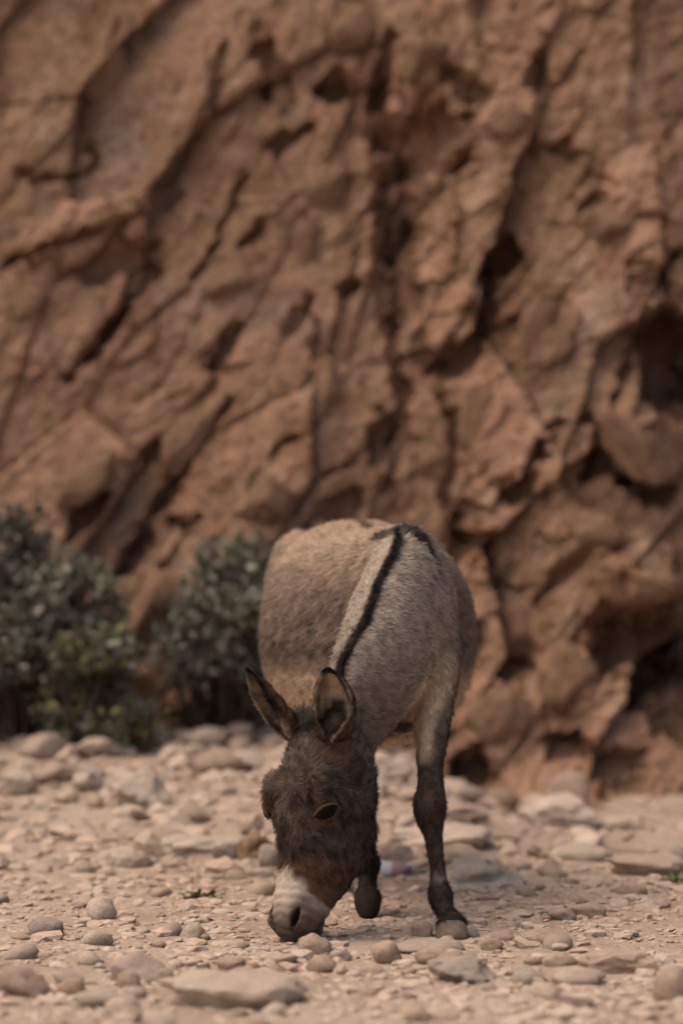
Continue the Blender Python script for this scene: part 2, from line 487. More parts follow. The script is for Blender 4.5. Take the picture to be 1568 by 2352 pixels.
ico1, ico2, ico3, ico4 = ico(1), ico(2), ico(3), ico(4)
ROUND, ANGULAR, SMALL, CRAG, LUMP = [], [], [], [], []
for k in range(9):
    me = mesh_np("lump", rock_shape(ico4[0], 560 + k, 0.6, 1.9), ico4[1]); me.materials.append(M_STONE); LUMP.append(me)
    me = mesh_np("crag", crag_shape(ico4[0], 500 + k), ico4[1]); me.materials.append(M_CRAG); CRAG.append(me)
for k in range(9):
    me = mesh_np("round_stone", rock_shape(ico3[0], 100 + k, 0.25 + 0.05 * k), ico3[1]); me.materials.append(M_STONE); ROUND.append(me)
    me = mesh_np("angular_stone", crag_shape(ico3[0], 140 + k, 13, 0.58, 0.9), ico3[1]); me.materials.append(M_STONE); ANGULAR.append(me)
for k in range(14):
    me = mesh_np("small_stone", (rock_shape(ico2[0], 180 + k, 0.1 + 0.06 * k) if k % 2 else crag_shape(ico2[0], 180 + k, 11, 0.6, 0.92)), ico2[1]); me.materials.append(M_STONE); SMALL.append(me)

PAL = {'pale': (0.49, 0.41, 0.34), 'tan': (0.44, 0.345, 0.265), 'pink': (0.40, 0.305, 0.245), 'grey': (0.37, 0.33, 0.29),
       'dgrey': (0.30, 0.27, 0.245), 'brown': (0.31, 0.225, 0.17), 'orange': (0.26, 0.17, 0.115), 'white': (0.56, 0.49, 0.42), 'mauve': (0.39, 0.32, 0.275)}

def ground_Y(py):
    """distance of the level ground seen at picture height py"""
    up = (1176.0 - py) / FPX
    fy = math.cos(PITCH) - up * math.sin(PITCH); fz = math.sin(PITCH) + up * math.cos(PITCH)
    return -CAM_H / fz * fy

CN = {'pale': 'pale beige', 'tan': 'tan', 'pink': 'pinkish', 'grey': 'light grey', 'dgrey': 'dark grey', 'brown': 'brown', 'orange': 'rusty', 'white': 'whitish', 'mauve': 'mauve brown'}
placed = []
def stone(name, px, base, w, h, col, kind, label, Y=None, depth=0.8, rot=0.0, roll=0.0, sink=0.22, k=None, parent=None, cat="stone", group=None, z=None):
    if Y is None:
        Y = ground_Y(base)
    p = at(px, base, Y)
    s = Y / FPX
    if sink < 0.3 and parent is None: sink += 0.07
    sx, sz = w * s / 2, h * s / 2 / (1 - sink * 0.5)
    sy = sx * depth
    Yc = Y + sy * 0.8
    x = p[0] * Yc / Y
    gz = float(ground_z(np.array([x]), np.array([Yc]))[0]) if parent is None else p[2]
    lib = {'r': ROUND, 'a': ANGULAR, 's': SMALL, 'l': LUMP}[kind]
    me = lib[(k if k is not None else len(placed) * 5 + 3) % len(lib)]
    o = bpy.data.objects.new(name, me)
    o.location = (x, Yc, gz + sz * (1 - 2 * sink) if parent is None else gz + sz)
    o.scale = (sx, sy, sz); o.rotation_euler = (0, math.radians(roll), math.radians(rot))
    c = PAL[col]; j = random.uniform(0.9, 1.1)
    o.color = (c[0] * j, c[1] * j * random.uniform(0.97, 1.03), c[2] * j, 1)
    link(o, parent)
    if parent is None:
        tag(o, label, cat, group); placed.append((x, Yc, max(sx, sy)))
    return o

S = stone
S("stone", 722, 2188, 92, 56, 'tan', 'a', "faceted tan stone just under the donkey's nose", k=2, rot=20)
S("stone", 890, 2214, 70, 60, 'tan', 'r', "chunky rounded tan stone standing in front of the raised hoof", k=4, rot=35, sink=0.1)
S("pebble", 782, 2205, 52, 32, 'grey', 'r', "small pale grey pebble between the two tan stones", cat="pebble")
S("stone", 1060, 2262, 158, 72, 'grey', 'l', "large smooth grey domed stone in front of the standing hoof", k=1, sink=0.3)
S("flat_stone", 985, 2188, 165, 36, 'grey', 'r', "flat pale grey stone right at the toe of the standing hoof", k=5, sink=0.3)
S("stone", 968, 2150, 50, 44, 'mauve', 'r', "round mauve brown stone touching the side of the standing hoof", k=6)
S("stone", 1084, 2152, 34, 32, 'dgrey', 'a', "small dark angular stone on the outer side of the standing hoof", k=3, cat="pebble")
S("stone", 995, 2212, 88, 46, 'tan', 'a', "angular tan stone in front of the flat grey stone", k=5)
S("stone", 1128, 2180, 56, 30, 'brown', 'a', "small rust brown chip beside the flat grey stone", cat="pebble")
S("long_stone", 1420, 2238, 188, 66, 'tan', 'l', "long ridged tan rock lying across the gravel", k=6, depth=0.45, rot=8)
S("stone", 1545, 2300, 100, 92, 'tan', 'r', "stout rounded tan rock at the end of the long ridged rock", k=7, sink=0.15)
S("stone", 234, 2114, 72, 58, 'white', 'r', "pale egg shaped stone standing proud of the gravel", k=0, sink=0.15)
S("stone", 106, 2149, 84, 52, 'dgrey', 'r', "blue grey domed stone beside the pale egg shaped stone", k=3)
S("stone", 442, 2153, 62, 42, 'pale', 'a', "pale cracked stone lying midway towards the donkey's muzzle", k=1)
S("slab", 530, 2322, 350, 100, 'pale', 'l', "broad pale slab half buried in the sand", k=0, depth=0.7, sink=0.42, cat="rock")
S("rock", 322, 2262, 142, 82, 'mauve', 'a', "brown fractured rock with smaller stones leaning on it", k=4, sink=0.2, cat="rock")
S("stone", 298, 2264, 56, 58, 'tan', 'r', "smooth tan oval stone leaning on the brown fractured rock", k=2, roll=-30, depth=0.5, sink=0.1, Y=5.16)
S("stone", 372, 2262, 70, 38, 'pink', 'a', "thin slanting stone leaning on the far end of the brown rock", k=7, roll=-28, depth=0.6)
S("flat_stone", 232, 2318, 128, 50, 'grey', 'a', "thick grey flat stone with a dark split edge", k=8, depth=0.6, sink=0.15)
S("stone", 292, 2330, 74, 46, 'tan', 'r', "rounded tan stone in front of the split grey flat stone", k=8, sink=0.15, Y=4.78)
S("rock", 60, 2286, 120, 82, 'pink', 'a', "blocky pinkish rock beside a cluster of brown pebbles", k=3, cat="rock")
S("stone", 165, 2286, 66, 46, 'brown', 'r', "dark brown stone between the blocky rock and the fractured rock", k=5)
S("boulder", 320, 1946, 150, 108, 'white', 'l', "big pale domed boulder at the foot of the stony bank", k=1, sink=0.15, depth=0.9, cat="boulder")
S("boulder", 1092, 2044, 230, 88, 'white', 'l', "broad smooth whitish boulder behind the standing foreleg", k=8, sink=0.28, cat="boulder")
S("boulder", 1285, 1916, 185, 92, 'white', 'l', "large bleached boulder against the cliff foot above the stream", k=6, Y=9.0, sink=0.15, cat="boulder")
S("boulder", 1290, 1948, 100, 60, 'white', 'r', "rounded pale boulder in front of the large bleached one", k=4, sink=0.15, cat="boulder")
S("rock", 1335, 1978, 150, 52, 'white', 'a', "low pale rock on the near bank of the stream", k=2, cat="rock")
S("rock", 1480, 2014, 195, 56, 'pale', 'l', "long low rock with a dark underside on the near bank", k=0, cat="rock")
S("rock", 1548, 1975, 70, 52, 'pale', 'r', "small pale rock at the water's edge behind the long low rock", k=5, cat="rock")
S("rock", 1440, 1914, 160, 36, 'pale', 'l', "long pale stone on the far bank of the stream", k=3, Y=9.0, cat="rock")
S("slab", 985, 1972, 300, 54, 'white', 'l', "long flat whitish slab behind the donkey's forelegs", k=7, depth=0.5, sink=0.25, cat="rock")
S("slab", 450, 1990, 225, 62, 'white', 'l', "flat bright slab in front of the big domed boulder", k=4, depth=0.5, sink=0.25, cat="rock")
S("stone", 516, 1992, 62, 46, 'dgrey', 'a', "dark grey block at the end of the flat bright slab", k=6)
S("rock", 588, 2000, 90, 92, 'orange', 'l', "rusty orange craggy rock behind the donkey's muzzle", k=8, sink=0.1, cat="rock")
S("stone", 618, 2004, 50, 62, 'grey', 'r', "upright grey rounded stone touching the rusty rock", k=3, sink=0.1)
S("stone", 596, 2018, 66, 26, 'white', 'r', "thin whitish stone lying below the rusty rock", k=6, depth=0.6)
S("rock", 500, 1908, 120, 68, 'pink', 'a', "pinkish angular rock on the bank beyond the flat slab", k=5, cat="rock")
S("rock", 1302, 1842, 112, 100, 'pink', 'a', "pink blocky boulder wedged in the foot of the cliff", k=7, Y=9.75, sink=0.08, cat="boulder")
S("rock", 1150, 1875, 90, 60, 'orange', 'r', "rusty rounded rock at the foot of the cliff behind the foreleg", k=2, Y=9.5, cat="rock")
S("stone", 1184, 2036, 42, 18, 'brown', 'a', "small dark brown chip on the open gravel past the whitish boulder", cat="pebble")
S("stone", 1120, 2070, 56, 14, 'brown', 'a', "flat dark chip right of the standing fetlock", cat="pebble", depth=0.4)
S("stone", 1345, 2112, 92, 40, 'tan', 'r', "low tan stone on the open gravel beyond the long ridged rock", k=6)
S("stone", 1290, 2118, 66, 34, 'mauve', 'r', "mottled mauve stone touching the low tan stone", k=4)
S("stone", 1200, 2135, 36, 26, 'dgrey', 'a', "small slate grey stone on the gravel between hoof and mauve stone", cat="pebble")
S("stone", 850, 2240, 64, 26, 'pale', 'a', "flat pale chip in front of the chunky rounded stone", depth=0.7)
S("stone", 1285, 2225, 84, 40, 'pink', 'r', "low pinkish stone between grey domed stone and long ridged rock", k=1)
S("stone", 1235, 2170, 86, 36, 'pink', 'a', "wedge of pink rock behind the low pinkish stone", k=2)
S("stone", 1330, 2268, 130, 46, 'pale', 'r', "pale oblong stone below the long ridged rock", k=2, sink=0.3)
S("stone", 640, 2215, 90, 30, 'pale', 'a', "pale flat chip on the sand below the donkey's muzzle", depth=0.6)
S("stone", 530, 2235, 70, 40, 'brown', 'a', "brown sharp stone at the back edge of the broad slab", k=0)
for (px, base, w, h, c) in [(40, 1795, 105, 62, 'pale'), (125, 1785, 95, 66, 'pale'), (270, 1772, 80, 45, 'pale'), (338, 1768, 84, 82, 'pink'),
                            (420, 1772, 90, 50, 'pink'), (500, 1750, 90, 52, 'mauve'), (570, 1740, 90, 50, 'grey'), (200, 1800, 110, 40, 'tan'),
                            (380, 1812, 120, 52, 'tan'), (470, 1822, 130, 52, 'pale'), (560, 1812, 120, 62, 'pink'), (620, 1790, 90, 60, 'pale'),
                            (90, 1850, 130, 56, 'mauve'), (230, 1852, 120, 50, 'pale'), (400, 1862, 110, 52, 'white'), (120, 1890, 110, 46, 'tan'),
                            (40, 1905, 90, 62, 'white'), (200, 1900, 90, 52, 'white'), (560, 1862, 120, 52, 'white'), (880, 1800, 110, 48, 'pale'),
                            (930, 1782, 80, 44, 'pink'), (900, 1850, 100, 42, 'white'), (1060, 1850, 110, 46, 'pale'), (1050, 1905, 130, 44, 'pink'), (950, 1890, 110, 38, 'tan'),
                            (1150, 1910, 110, 32, 'pink'), (1230, 1960, 60, 32, 'tan')]:
    yy = 9.9 if base < 1800 else 9.9 - (base - 1800) * 0.012
    S("rubble_stone", px, base, w, h, c, random.choice('allr'), "weathered %s boulder stone heaped in the rubble bank at the cliff foot" % CN[c], Y=yy if px < 1000 else min(yy, 9.3),
      rot=random.uniform(0, 90), roll=random.uniform(-18, 18), sink=0.15, group="rubble heaped at the foot of the cliff", cat="rock")

# scattered middling stones of the riverbed
cols = ['pale', 'tan', 'pink', 'grey', 'pale', 'tan', 'white', 'mauve', 'dgrey', 'brown']
n = 0; tries = 0
while n < 230 and tries < 6000:
    tries += 1
    Yc = 4.5 + 5.2 * random.random() ** 1.15
    hw = (784 / FPX) * Yc + 0.12
    x = random.uniform(-hw, hw)
    bank = (Yc > 7.6 and x < 0.5)
    r = (0.014 + 0.03 * random.random() ** 2.2) * (1.0 if not bank else 2.0) * (0.8 + 0.03 * Yc)
    if any((x - a) ** 2 + (Yc - b) ** 2 < (c * 0.85 + r * 0.8) ** 2 for a, b, c in placed): continue
    if -0.2 < x < 0.35 and 5.9 < Yc < 6.5 and r > 0.022: continue
    if x > 0.5 and 8.3 < Yc < 9.0: continue
    gz = float(ground_z(np.array([x]), np.array([Yc]))[0])
    o = bpy.data.objects.new("pebble", SMALL[(n * 2) % 14] if (bank or n % 3) else SMALL[(n * 2 + 1) % 14])
    f = random.uniform(0.4, 0.8)
    o.scale = (r * random.uniform(0.9, 1.3), r * random.uniform(0.7, 1.0), r * f)
    o.location = (x, Yc, gz + r * f * 0.3)
    o.rotation_euler = (random.uniform(-0.25, 0.25), random.uniform(-0.25, 0.25), random.uniform(0, 6.28))
    cn = random.choice(cols); c = PAL[cn]; j = random.uniform(0.85, 1.12); o.color = (c[0] * j, c[1] * j, c[2] * j, 1)
    link(o)
    if bank: tag(o, "small %s rubble stone on the slope of the rubble bank below the bushes" % CN[cn], "stone", "small stones on the rubble bank")
    else: tag(o, "small loose %s pebble on the sandy gravel %s" % (CN[cn], "in front of the donkey's muzzle" if Yc < 5.8 else "beside the donkey's forefeet" if Yc < 6.6 else "of the open riverbed behind the donkey"), "pebble", "loose pebbles on the riverbed")
    placed.append((x, Yc, r)); n += 1

# ------------------------------------------------------------------ gravel (uncountable)
def gravel_mesh(base, N, rfun, region, seed, flat=(0.25, 0.65)):
    r_ = np.random.default_rng(seed)
    bc, bf = base
    x, y = region(r_, N); N = len(x)
    r = rfun(r_, N, x, y)
    variants = [crag_shape(bc, seed + 7 * q, 9, 0.5, 0.9) if q % 4 else rock_shape(bc, seed + 7 * q, 0.2 + 0.09 * q) for q in range(8)]
    V = np.stack(variants)[r_.integers(0, 8, N)]
    sc = np.stack([r * r_.uniform(0.9, 1.5, N), r * r_.uniform(0.7, 1.05, N), r * r_.uniform(flat[0], flat[1], N)], 1)
    V = V * sc[:, None, :]
    a = r_.uniform(0, 6.283, N); b = r_.normal(0, 0.22, N)
    ca, sa, cb, sb = np.cos(a), np.sin(a), np.cos(b), np.sin(b)
    vx, vy, vz = V[:, :, 0], V[:, :, 1], V[:, :, 2]
    vy, vz = vy * cb[:, None] - vz * sb[:, None], vy * sb[:, None] + vz * cb[:, None]
    vx, vy = vx * ca[:, None] - vy * sa[:, None], vx * sa[:, None] + vy * ca[:, None]
    z = ground_z(x, y) + sc[:, 2] * r_.uniform(-0.25, 0.5, N)
    P = np.stack([vx + x[:, None], vy + y[:, None], vz + z[:, None]], 2).reshape(-1, 3)
    F = (bf[None] + (np.arange(N) * len(bc))[:, None, None]).reshape(-1, 3)
    pal = np.array([PAL[c] for c in ['pale', 'tan', 'pink', 'pale', 'grey', 'white', 'tan', 'pale', 'mauve', 'brown', 'dgrey']])
    col = pal[r_.integers(0, len(pal), N)] * r_.uniform(0.85, 1.12, N)[:, None]
    col = col * 0.5 + np.array([0.45, 0.365, 0.30]) * 0.5
    me = mesh_np("gravel", P, F, smooth=False)
    set_color(me, "stone_colour", np.repeat(col, len(bc), 0))
    me.materials.append(M_GRAVEL)
    return me

def in_view(r_, N, margin=0.15, y0=4.35, y1=10.2, p=1.25):
    y = y0 + (y1 - y0) * r_.random(N) ** p
    hw = (784 / FPX) * y + margin
    x = r_.uniform(-1, 1, N) * hw
    keep = ~((x > 0.55) & (y > 8.26) & (y < 8.86))
    return x[keep], y[keep]

def around(r_, N):
    y = r_.uniform(2.0, 10.3, N); x = r_.uniform(-4, 4, N)
    keep = ~((x > 0.55) & (y > 8.26) & (y < 8.86))
    return x[keep], y[keep]

def clumpy(r_, N):
    x, y = in_view(r_, int(N * 2.0))
    k = noise3(x * 2.6, y * 2.6, 0, 90) + 0.6 * noise3(x * 7, y * 7, 3, 91) + r_.normal(0, 0.35, len(x)) > 0.0
    return x[k][:N], y[k][:N]

def bank_region(r_, N):
    y = r_.uniform(7.5, 10.2, N); x = r_.uniform(-1.8, 0.9, N)
    return x, y

def gstuff(name, me, label):
    o = link(bpy.data.objects.new(name, me)); tag(o, label, "gravel", kind="stuff"); return o
gstuff("gravel", gravel_mesh(ico2, 3800, lambda r, n, x, y: 0.008 + 0.016 * r.random(n) ** 2.4, clumpy, 300), "dense layer of mixed pale pebbles covering the riverbed")
gstuff("fine_gravel", gravel_mesh(ico1, 17000, lambda r, n, x, y: 0.003 + 0.007 * r.random(n) ** 2, in_view, 310), "fine tan grit and chips between the pebbles")
gstuff("outlying_gravel", gravel_mesh(ico1, 5000, lambda r, n, x, y: 0.010 + 0.022 * r.random(n) ** 2, around, 320), "looser gravel spread wide over the riverbed")
gstuff("bank_rubble", gravel_mesh(ico2, 650, lambda r, n, x, y: 0.016 + 0.05 * r.random(n) ** 2.2, bank_region, 330, (0.5, 0.95)), "pale rubble filling the bank at the foot of the cliff")

# ------------------------------------------------------------------ bushes
def leaf_cloud(name, blobs, nleaf, lsize, cols, seed, parent):
    """folded lens-shaped leaves in sprays over the surface and inside of several lobes"""
    r_ = np.random.default_rng(seed)
    w = np.array([b[3] * b[4] for b in blobs]); w = w / w.sum()
    bi = r_.choice(len(blobs), nleaf // 7, p=w)
    d = r_.normal(size=(len(bi), 3)); d /= np.linalg.norm(d, axis=1)[:, None]
    B = np.array([b[:6] for b in blobs])[bi]
    rad = r_.random(len(bi)) ** 0.45 * (1 + 0.62 * noise3(d[:, 0] * 2.3 + bi * 7.3, d[:, 1] * 2.3, d[:, 2] * 2.3, seed))
    cen = B[:, :3] + d * B[:, 3:6] * rad[:, None]
    n = len(bi) * 7
    cen = np.repeat(cen, 7, 0); out = np.repeat(d, 7, 0)
    dirs = out * 0.7 + np.array([0, 0, 0.35]) + r_.normal(0, 0.75, (n, 3)); dirs /= np.linalg.norm(dirs, axis=1)[:, None]
    cen = cen + r_.normal(0, 0.025, (n, 3))
    L = lsize * r_.uniform(0.6, 1.25, n)
    side = np.cross(dirs, out + r_.normal(0, 0.6, (n, 3))); side /= np.linalg.norm(side, axis=1)[:, None] + 1e-9
    up = np.cross(side, dirs)
    W = L * r_.uniform(0.22, 0.33, n)
    def P(a, b, c): return cen + dirs * (L * a)[:, None] + side * (W * b)[:, None] + up * (W * c)[:, None]
    V = np.stack([P(0, 0, 0), P(0.5, 1, 0.35), P(0.5, 0, 0), P(0.5, -1, 0.35), P(1, 0, -0.1)], 1).reshape(-1, 3)
    f = np.array([[0, 2, 1], [0, 3, 2], [1, 2, 4], [2, 3, 4]])
    F = (f[None] + (np.arange(n) * 5)[:, None, None]).reshape(-1, 3)
    me = mesh_np(name, V, F)
    cc = np.array(cols)[r_.integers(0, len(cols), n)] * r_.uniform(0.75, 1.25, n)[:, None]
    set_color(me, "leaf_colour", np.repeat(cc, 5, 0)); me.materials.append(M_LEAF)
    o = link(bpy.data.objects.new(name, me), parent); tag(o, kind="stuff")
    return o

def tube(pts, rad, sides=7):
    pts = np.array(pts, float); V = []; n = len(pts)
    for i in range(n):
        t = pts[min(i + 1, n - 1)] - pts[max(i - 1, 0)]; t /= np.linalg.norm(t)
        a = np.cross(t, (0.3, 0.9, 0.2)); a /= np.linalg.norm(a); b = np.cross(t, a)
        for k in range(sides):
            q = 2 * math.pi * k / sides
            V.append(pts[i] + rad[i] * (math.cos(q) * a + math.sin(q) * b))
    F = [[i * sides + k, i * sides + (k + 1) % sides, (i + 1) * sides + (k + 1) % sides, (i + 1) * sides + k] for i in range(n - 1) for k in range(sides)]
    return np.array(V), np.array(F)

def bush(label, base, blobs, nleaf, lsize, cols, seed):
    root = link(bpy.data.objects.new("bush", None)); root.location = base
    tag(root, label, "bush", "bushes growing at the cliff foot")
    rb = np.random.default_rng(seed + 9)
    for q in list(blobs):
        for _ in range(5):
            d = rb.normal(size=3); d /= np.linalg.norm(d); f = rb.uniform(0.9, 1.3); s_ = rb.uniform(0.2, 0.42)
            blobs.append((q[0] + d[0] * q[3] * f, q[1] + d[1] * q[4] * f, q[2] + abs(d[2]) * q[5] * f, q[3] * s_, q[4] * s_, q[5] * s_))
    b = np.array(base)
    rel = [tuple(np.array(q[:3]) - b) + tuple(q[3:6]) for q in blobs]
    r_ = np.random.default_rng(seed + 1)
    for q in rel:
        for _ in range(2):
            e = np.array(q[:3]) + r_.normal(0, 0.4, 3) * np.array(q[3:6])
            s = r_.normal(0, 0.03, 3); s[2] = -0.05
            m = e * 0.5 + r_.normal(0, 0.06, 3)
            V, F = tube([s, s * 0.6 + m * 0.4, m, e * 0.8 + m * 0.2, e], [0.014, 0.012, 0.009, 0.006, 0.003])
            me = mesh_np("stem", V, F); me.materials.append(M_TWIG)
            link(bpy.data.objects.new("stem", me), root)
    leaf_cloud("foliage", rel, nleaf, lsize, cols, seed, root)
    return root

GREYG = [(0.135, 0.137, 0.10), (0.105, 0.108, 0.076), (0.165, 0.162, 0.125), (0.08, 0.084, 0.055), (0.20, 0.193, 0.152)]
YELG = GREYG[:3] + [(0.18, 0.17, 0.07), (0.15, 0.15, 0.06)]
def blob(px, py, Y, rx, ry, rd=None):
    p = at(px, py, Y); k = Y / FPX
    return (p[0], p[1], p[2], rx * k, (rd or rx * 0.8) * k, ry * k)
bush("large grey green bush spreading in front of the cliff", tuple(at(60, 1745, 9.85)),
     [blob(40, 1400, 9.75, 150, 110), blob(190, 1430, 9.7, 120, 110), blob(60, 1500, 9.65, 150, 70), blob(220, 1510, 9.6, 90, 70), blob(50, 1270, 9.9, 80, 60), blob(-80, 1420, 9.8, 140, 150)],
     7600, 0.055, GREYG, 401)
bush("low yellowish green bush beneath the large grey green one", tuple(at(230, 1765, 9.55)),
     [blob(215, 1640, 9.55, 90, 60), blob(285, 1665, 9.5, 70, 50), blob(215, 1730, 9.5, 55, 50), blob(210, 1505, 9.45, 70, 26)],
     3600, 0.05, YELG, 402)
bush("upright grey green bush close behind the donkey's flank", tuple(at(540, 1740, 9.9)),
     [blob(560, 1310, 9.95, 90, 70), blob(520, 1420, 9.85, 120, 65), blob(490, 1500, 9.8, 95, 60), blob(580, 1490, 9.85, 90, 75), blob(620, 1420, 9.9, 70, 120), blob(450, 1560, 9.85, 45, 30)],
     4200, 0.05, GREYG, 403)

def weed(label, px, base, w, seed, col, up=0.5):
    Y = ground_Y(base); p = at(px, base, Y); p[2] = float(ground_z(p[0:1], p[1:2])[0])
    r_ = np.random.default_rng(seed); n = 70; W = w * Y / FPX / 2
    root = r_.normal(0, 0.35, (n, 3)) * np.array([W, W * 0.7, 0]); 
    d = np.stack([r_.normal(0, 0.7, n), r_.normal(0, 0.7, n), r_.uniform(0.1, 1, n) * up], 1); d /= np.linalg.norm(d, axis=1)[:, None]
    L = W * r_.uniform(0.5, 1.0, n); sd = np.cross(d, (0, 0, 1.0)); sd /= np.linalg.norm(sd, axis=1)[:, None] + 1e-6
    V = np.stack([root, root + d * (L * .5)[:, None] + sd * (L * .13)[:, None], root + d * (L * .5)[:, None] - sd * (L * .13)[:, None], root + d * L[:, None]], 1).reshape(-1, 3)
    V[:, 2] += 0.006
    F = (np.array([[0, 2, 1], [1, 2, 3]])[None] + (np.arange(n) * 4)[:, None, None]).reshape(-1, 3)
    me = mesh_np("weed", V, F); set_color(me, "leaf_colour", np.repeat(np.array(col)[None] * r_.uniform(0.7, 1.3, n)[:, None], 4, 0)); me.materials.append(M_LEAF)
    o = link(bpy.data.objects.new("weed", me)); o.location = p
    tag(o, label, "weed")
weed("flattened green weed on the gravel left of the donkey's muzzle", 462, 2068, 90, 1, (0.13, 0.14, 0.07), 0.25)
weed("small green tuft among the stones of the rubble bank", 140, 1832, 70, 2, (0.12, 0.15, 0.07), 0.8)
weed("green tuft by the water's edge beside the long low rock", 1545, 2030, 60, 3, (0.12, 0.15, 0.06), 0.5)
weed("thin green tuft at the cliff foot behind the standing foreleg", 1190, 1868, 70, 4, (0.09, 0.12, 0.05), 0.7)

# ------------------------------------------------------------------ litter
def lathe(prof, seg=20, wob=0.0, seed=0):
    V = []; 
    for (x, r) in prof:
        for k in range(seg):
            a = 2 * math.pi * k / seg
            V.append((x, r * math.cos(a), r * math.sin(a)))
    V = np.array(V)
    if wob: V[:, 1:] *= (1 + wob * noise3(V[:, 0] * 60, V[:, 1] * 60, V[:, 2] * 60, seed))[:, None]
    n = len(prof)
    F = [[i * seg + k, i * seg + (k + 1) % seg, (i + 1) * seg + (k + 1) % seg, (i + 1) * seg + k] for i in range(n - 1) for k in range(seg)]
    return V, np.array(F)
Yb = 7.42; pb = at(900, 1994, Yb)
bottle = link(bpy.data.objects.new("plastic_bottle", None)); bottle.location = (pb[0], Yb, 0.026); bottle.rotation_euler = (0, 0, math.radians(-12))
tag(bottle, "small crumpled plastic bottle with white label lying behind the raised hoof", "bottle")
for nm, prof, col, rg in [("body", [(-0.062, 0.0), (-0.06, 0.020), (-0.045, 0.025), (-0.0, 0.0245), (0.02, 0.025), (0.035, 0.019), (0.043, 0.011), (0.047, 0.009)], (0.36, 0.22, 0.24), 0.35),
                          ("label_wrap", [(-0.046, 0.0262), (-0.03, 0.0268), (-0.01, 0.0266), (0.003, 0.0262)], (0.50, 0.49, 0.55), 0.5),
                          ("cap", [(0.044, 0.0), (0.0445, 0.0125), (0.058, 0.0125), (0.059, 0.0)], (0.10, 0.06, 0.14), 0.5)]:
    V, F = lathe(prof, 22, 0.10 if nm != "cap" else 0, 5)
    me = mesh_np(nm, V, F); me.materials.append(mat_plain("bottle_" + nm, col, rg, 0.5, 0.12, 60)); link(bpy.data.objects.new(nm, me), bottle)
Yb = 9.3; pb = at(1040, 1778, Yb)

# blocks that stand proud of the cliff face
def cliff_block(px, py, w, h, rot, roll, k, deep=0.7, off=0.0, kind='a', col=(0.30, 0.18, 0.115)):
    x, z = px_xz(px, py); y = float(cliff_y(np.array([x]), np.array([z]))[0]); s = y / FPX
    x, z = px_xz(px, py, y)
    me = CRAG[k % 9]
    o = bpy.data.objects.new("rock_block", me)
    o.scale = (w * s / 2, w * s / 2 * deep, h * s / 2); o.location = (x, y + w * s / 2 * deep * 0.35 + off, z)
    o.rotation_euler = (0, math.radians(roll), math.radians(rot)); link(o, cliff)
for b in [(1475, 1010, 160, 230, 10, -35, 1), (378, 1405, 150, 200, 20, 15, 4, 0.8, -0.22), (345, 1565, 120, 100, 0, 0, 6, 0.8, -0.18), (790, 60, 130, 140, 15, 20, 2),
          (1480, 1350, 240, 110, 5, 14, 3), (1140, 1650, 150, 170, 0, 10, 5), (1310, 1560, 120, 170, 20, 5, 7), (620, 1150, 120, 110, 0, 30, 8),
          (745, 420, 110, 200, 10, 18, 0), (980, 130, 130, 120, 30, -8, 4), (1240, 770, 110, 220, 8, 12, 6), (190, 1095, 110, 190, 0, 40, 2),
          (420, 1010, 90, 200, 0, 36, 5), (760, 900, 110, 170, 12, 14, 1), (1100, 950, 90, 180, 10, 12, 3), (1200, 1450, 100, 130, 0, 0, 8),
          (930, 1140, 60, 130, 0, -15, 7), (1000, 1050, 90, 140, 5, 12, 0), (1360, 1220, 140, 100, 0, 20, 2), (700, 560, 80, 140, 0, 25, 6),
          (60, 700, 130, 130, 10, 30, 3), (530, 640, 110, 150, 0, 28, 7), (1400, 520, 160, 120, 0, -25, 8), (1180, 280, 130, 90, 0, -20, 5), (250, 130, 110, 220, 0, 24, 1), (470, 1300, 70, 90, 0, 20, 4)]:
    cliff_block(*b)

# ------------------------------------------------------------------ donkey
DK = np.array([0.12, 6.55, 0.0])                    # where the donkey stands
donkey = link(bpy.data.objects.new("donkey", None)); donkey.location = DK
tag(donkey, "grey brown donkey with white muzzle and dark shoulder cross, grazing head down", "donkey")

def nrm(v):
    v = np.asarray(v, float); return v / (np.linalg.norm(v) + 1e-12)

def catmull(A, per=5):
    A = np.asarray(A, float); n = len(A); out = []
    P = np.vstack([2 * A[0] - A[1], A, 2 * A[-1] - A[-2]])
    for i in range(n - 1):
        p0, p1, p2, p3 = P[i], P[i + 1], P[i + 2], P[i + 3]
        for j in range(per):
            t = j / per
            out.append(0.5 * (2 * p1 + (p2 - p0) * t + (2 * p0 - 5 * p1 + 4 * p2 - p3) * t * t + (3 * p1 - p0 - 3 * p2 + p3) * t ** 3))
    out.append(A[-1]); return np.array(out)

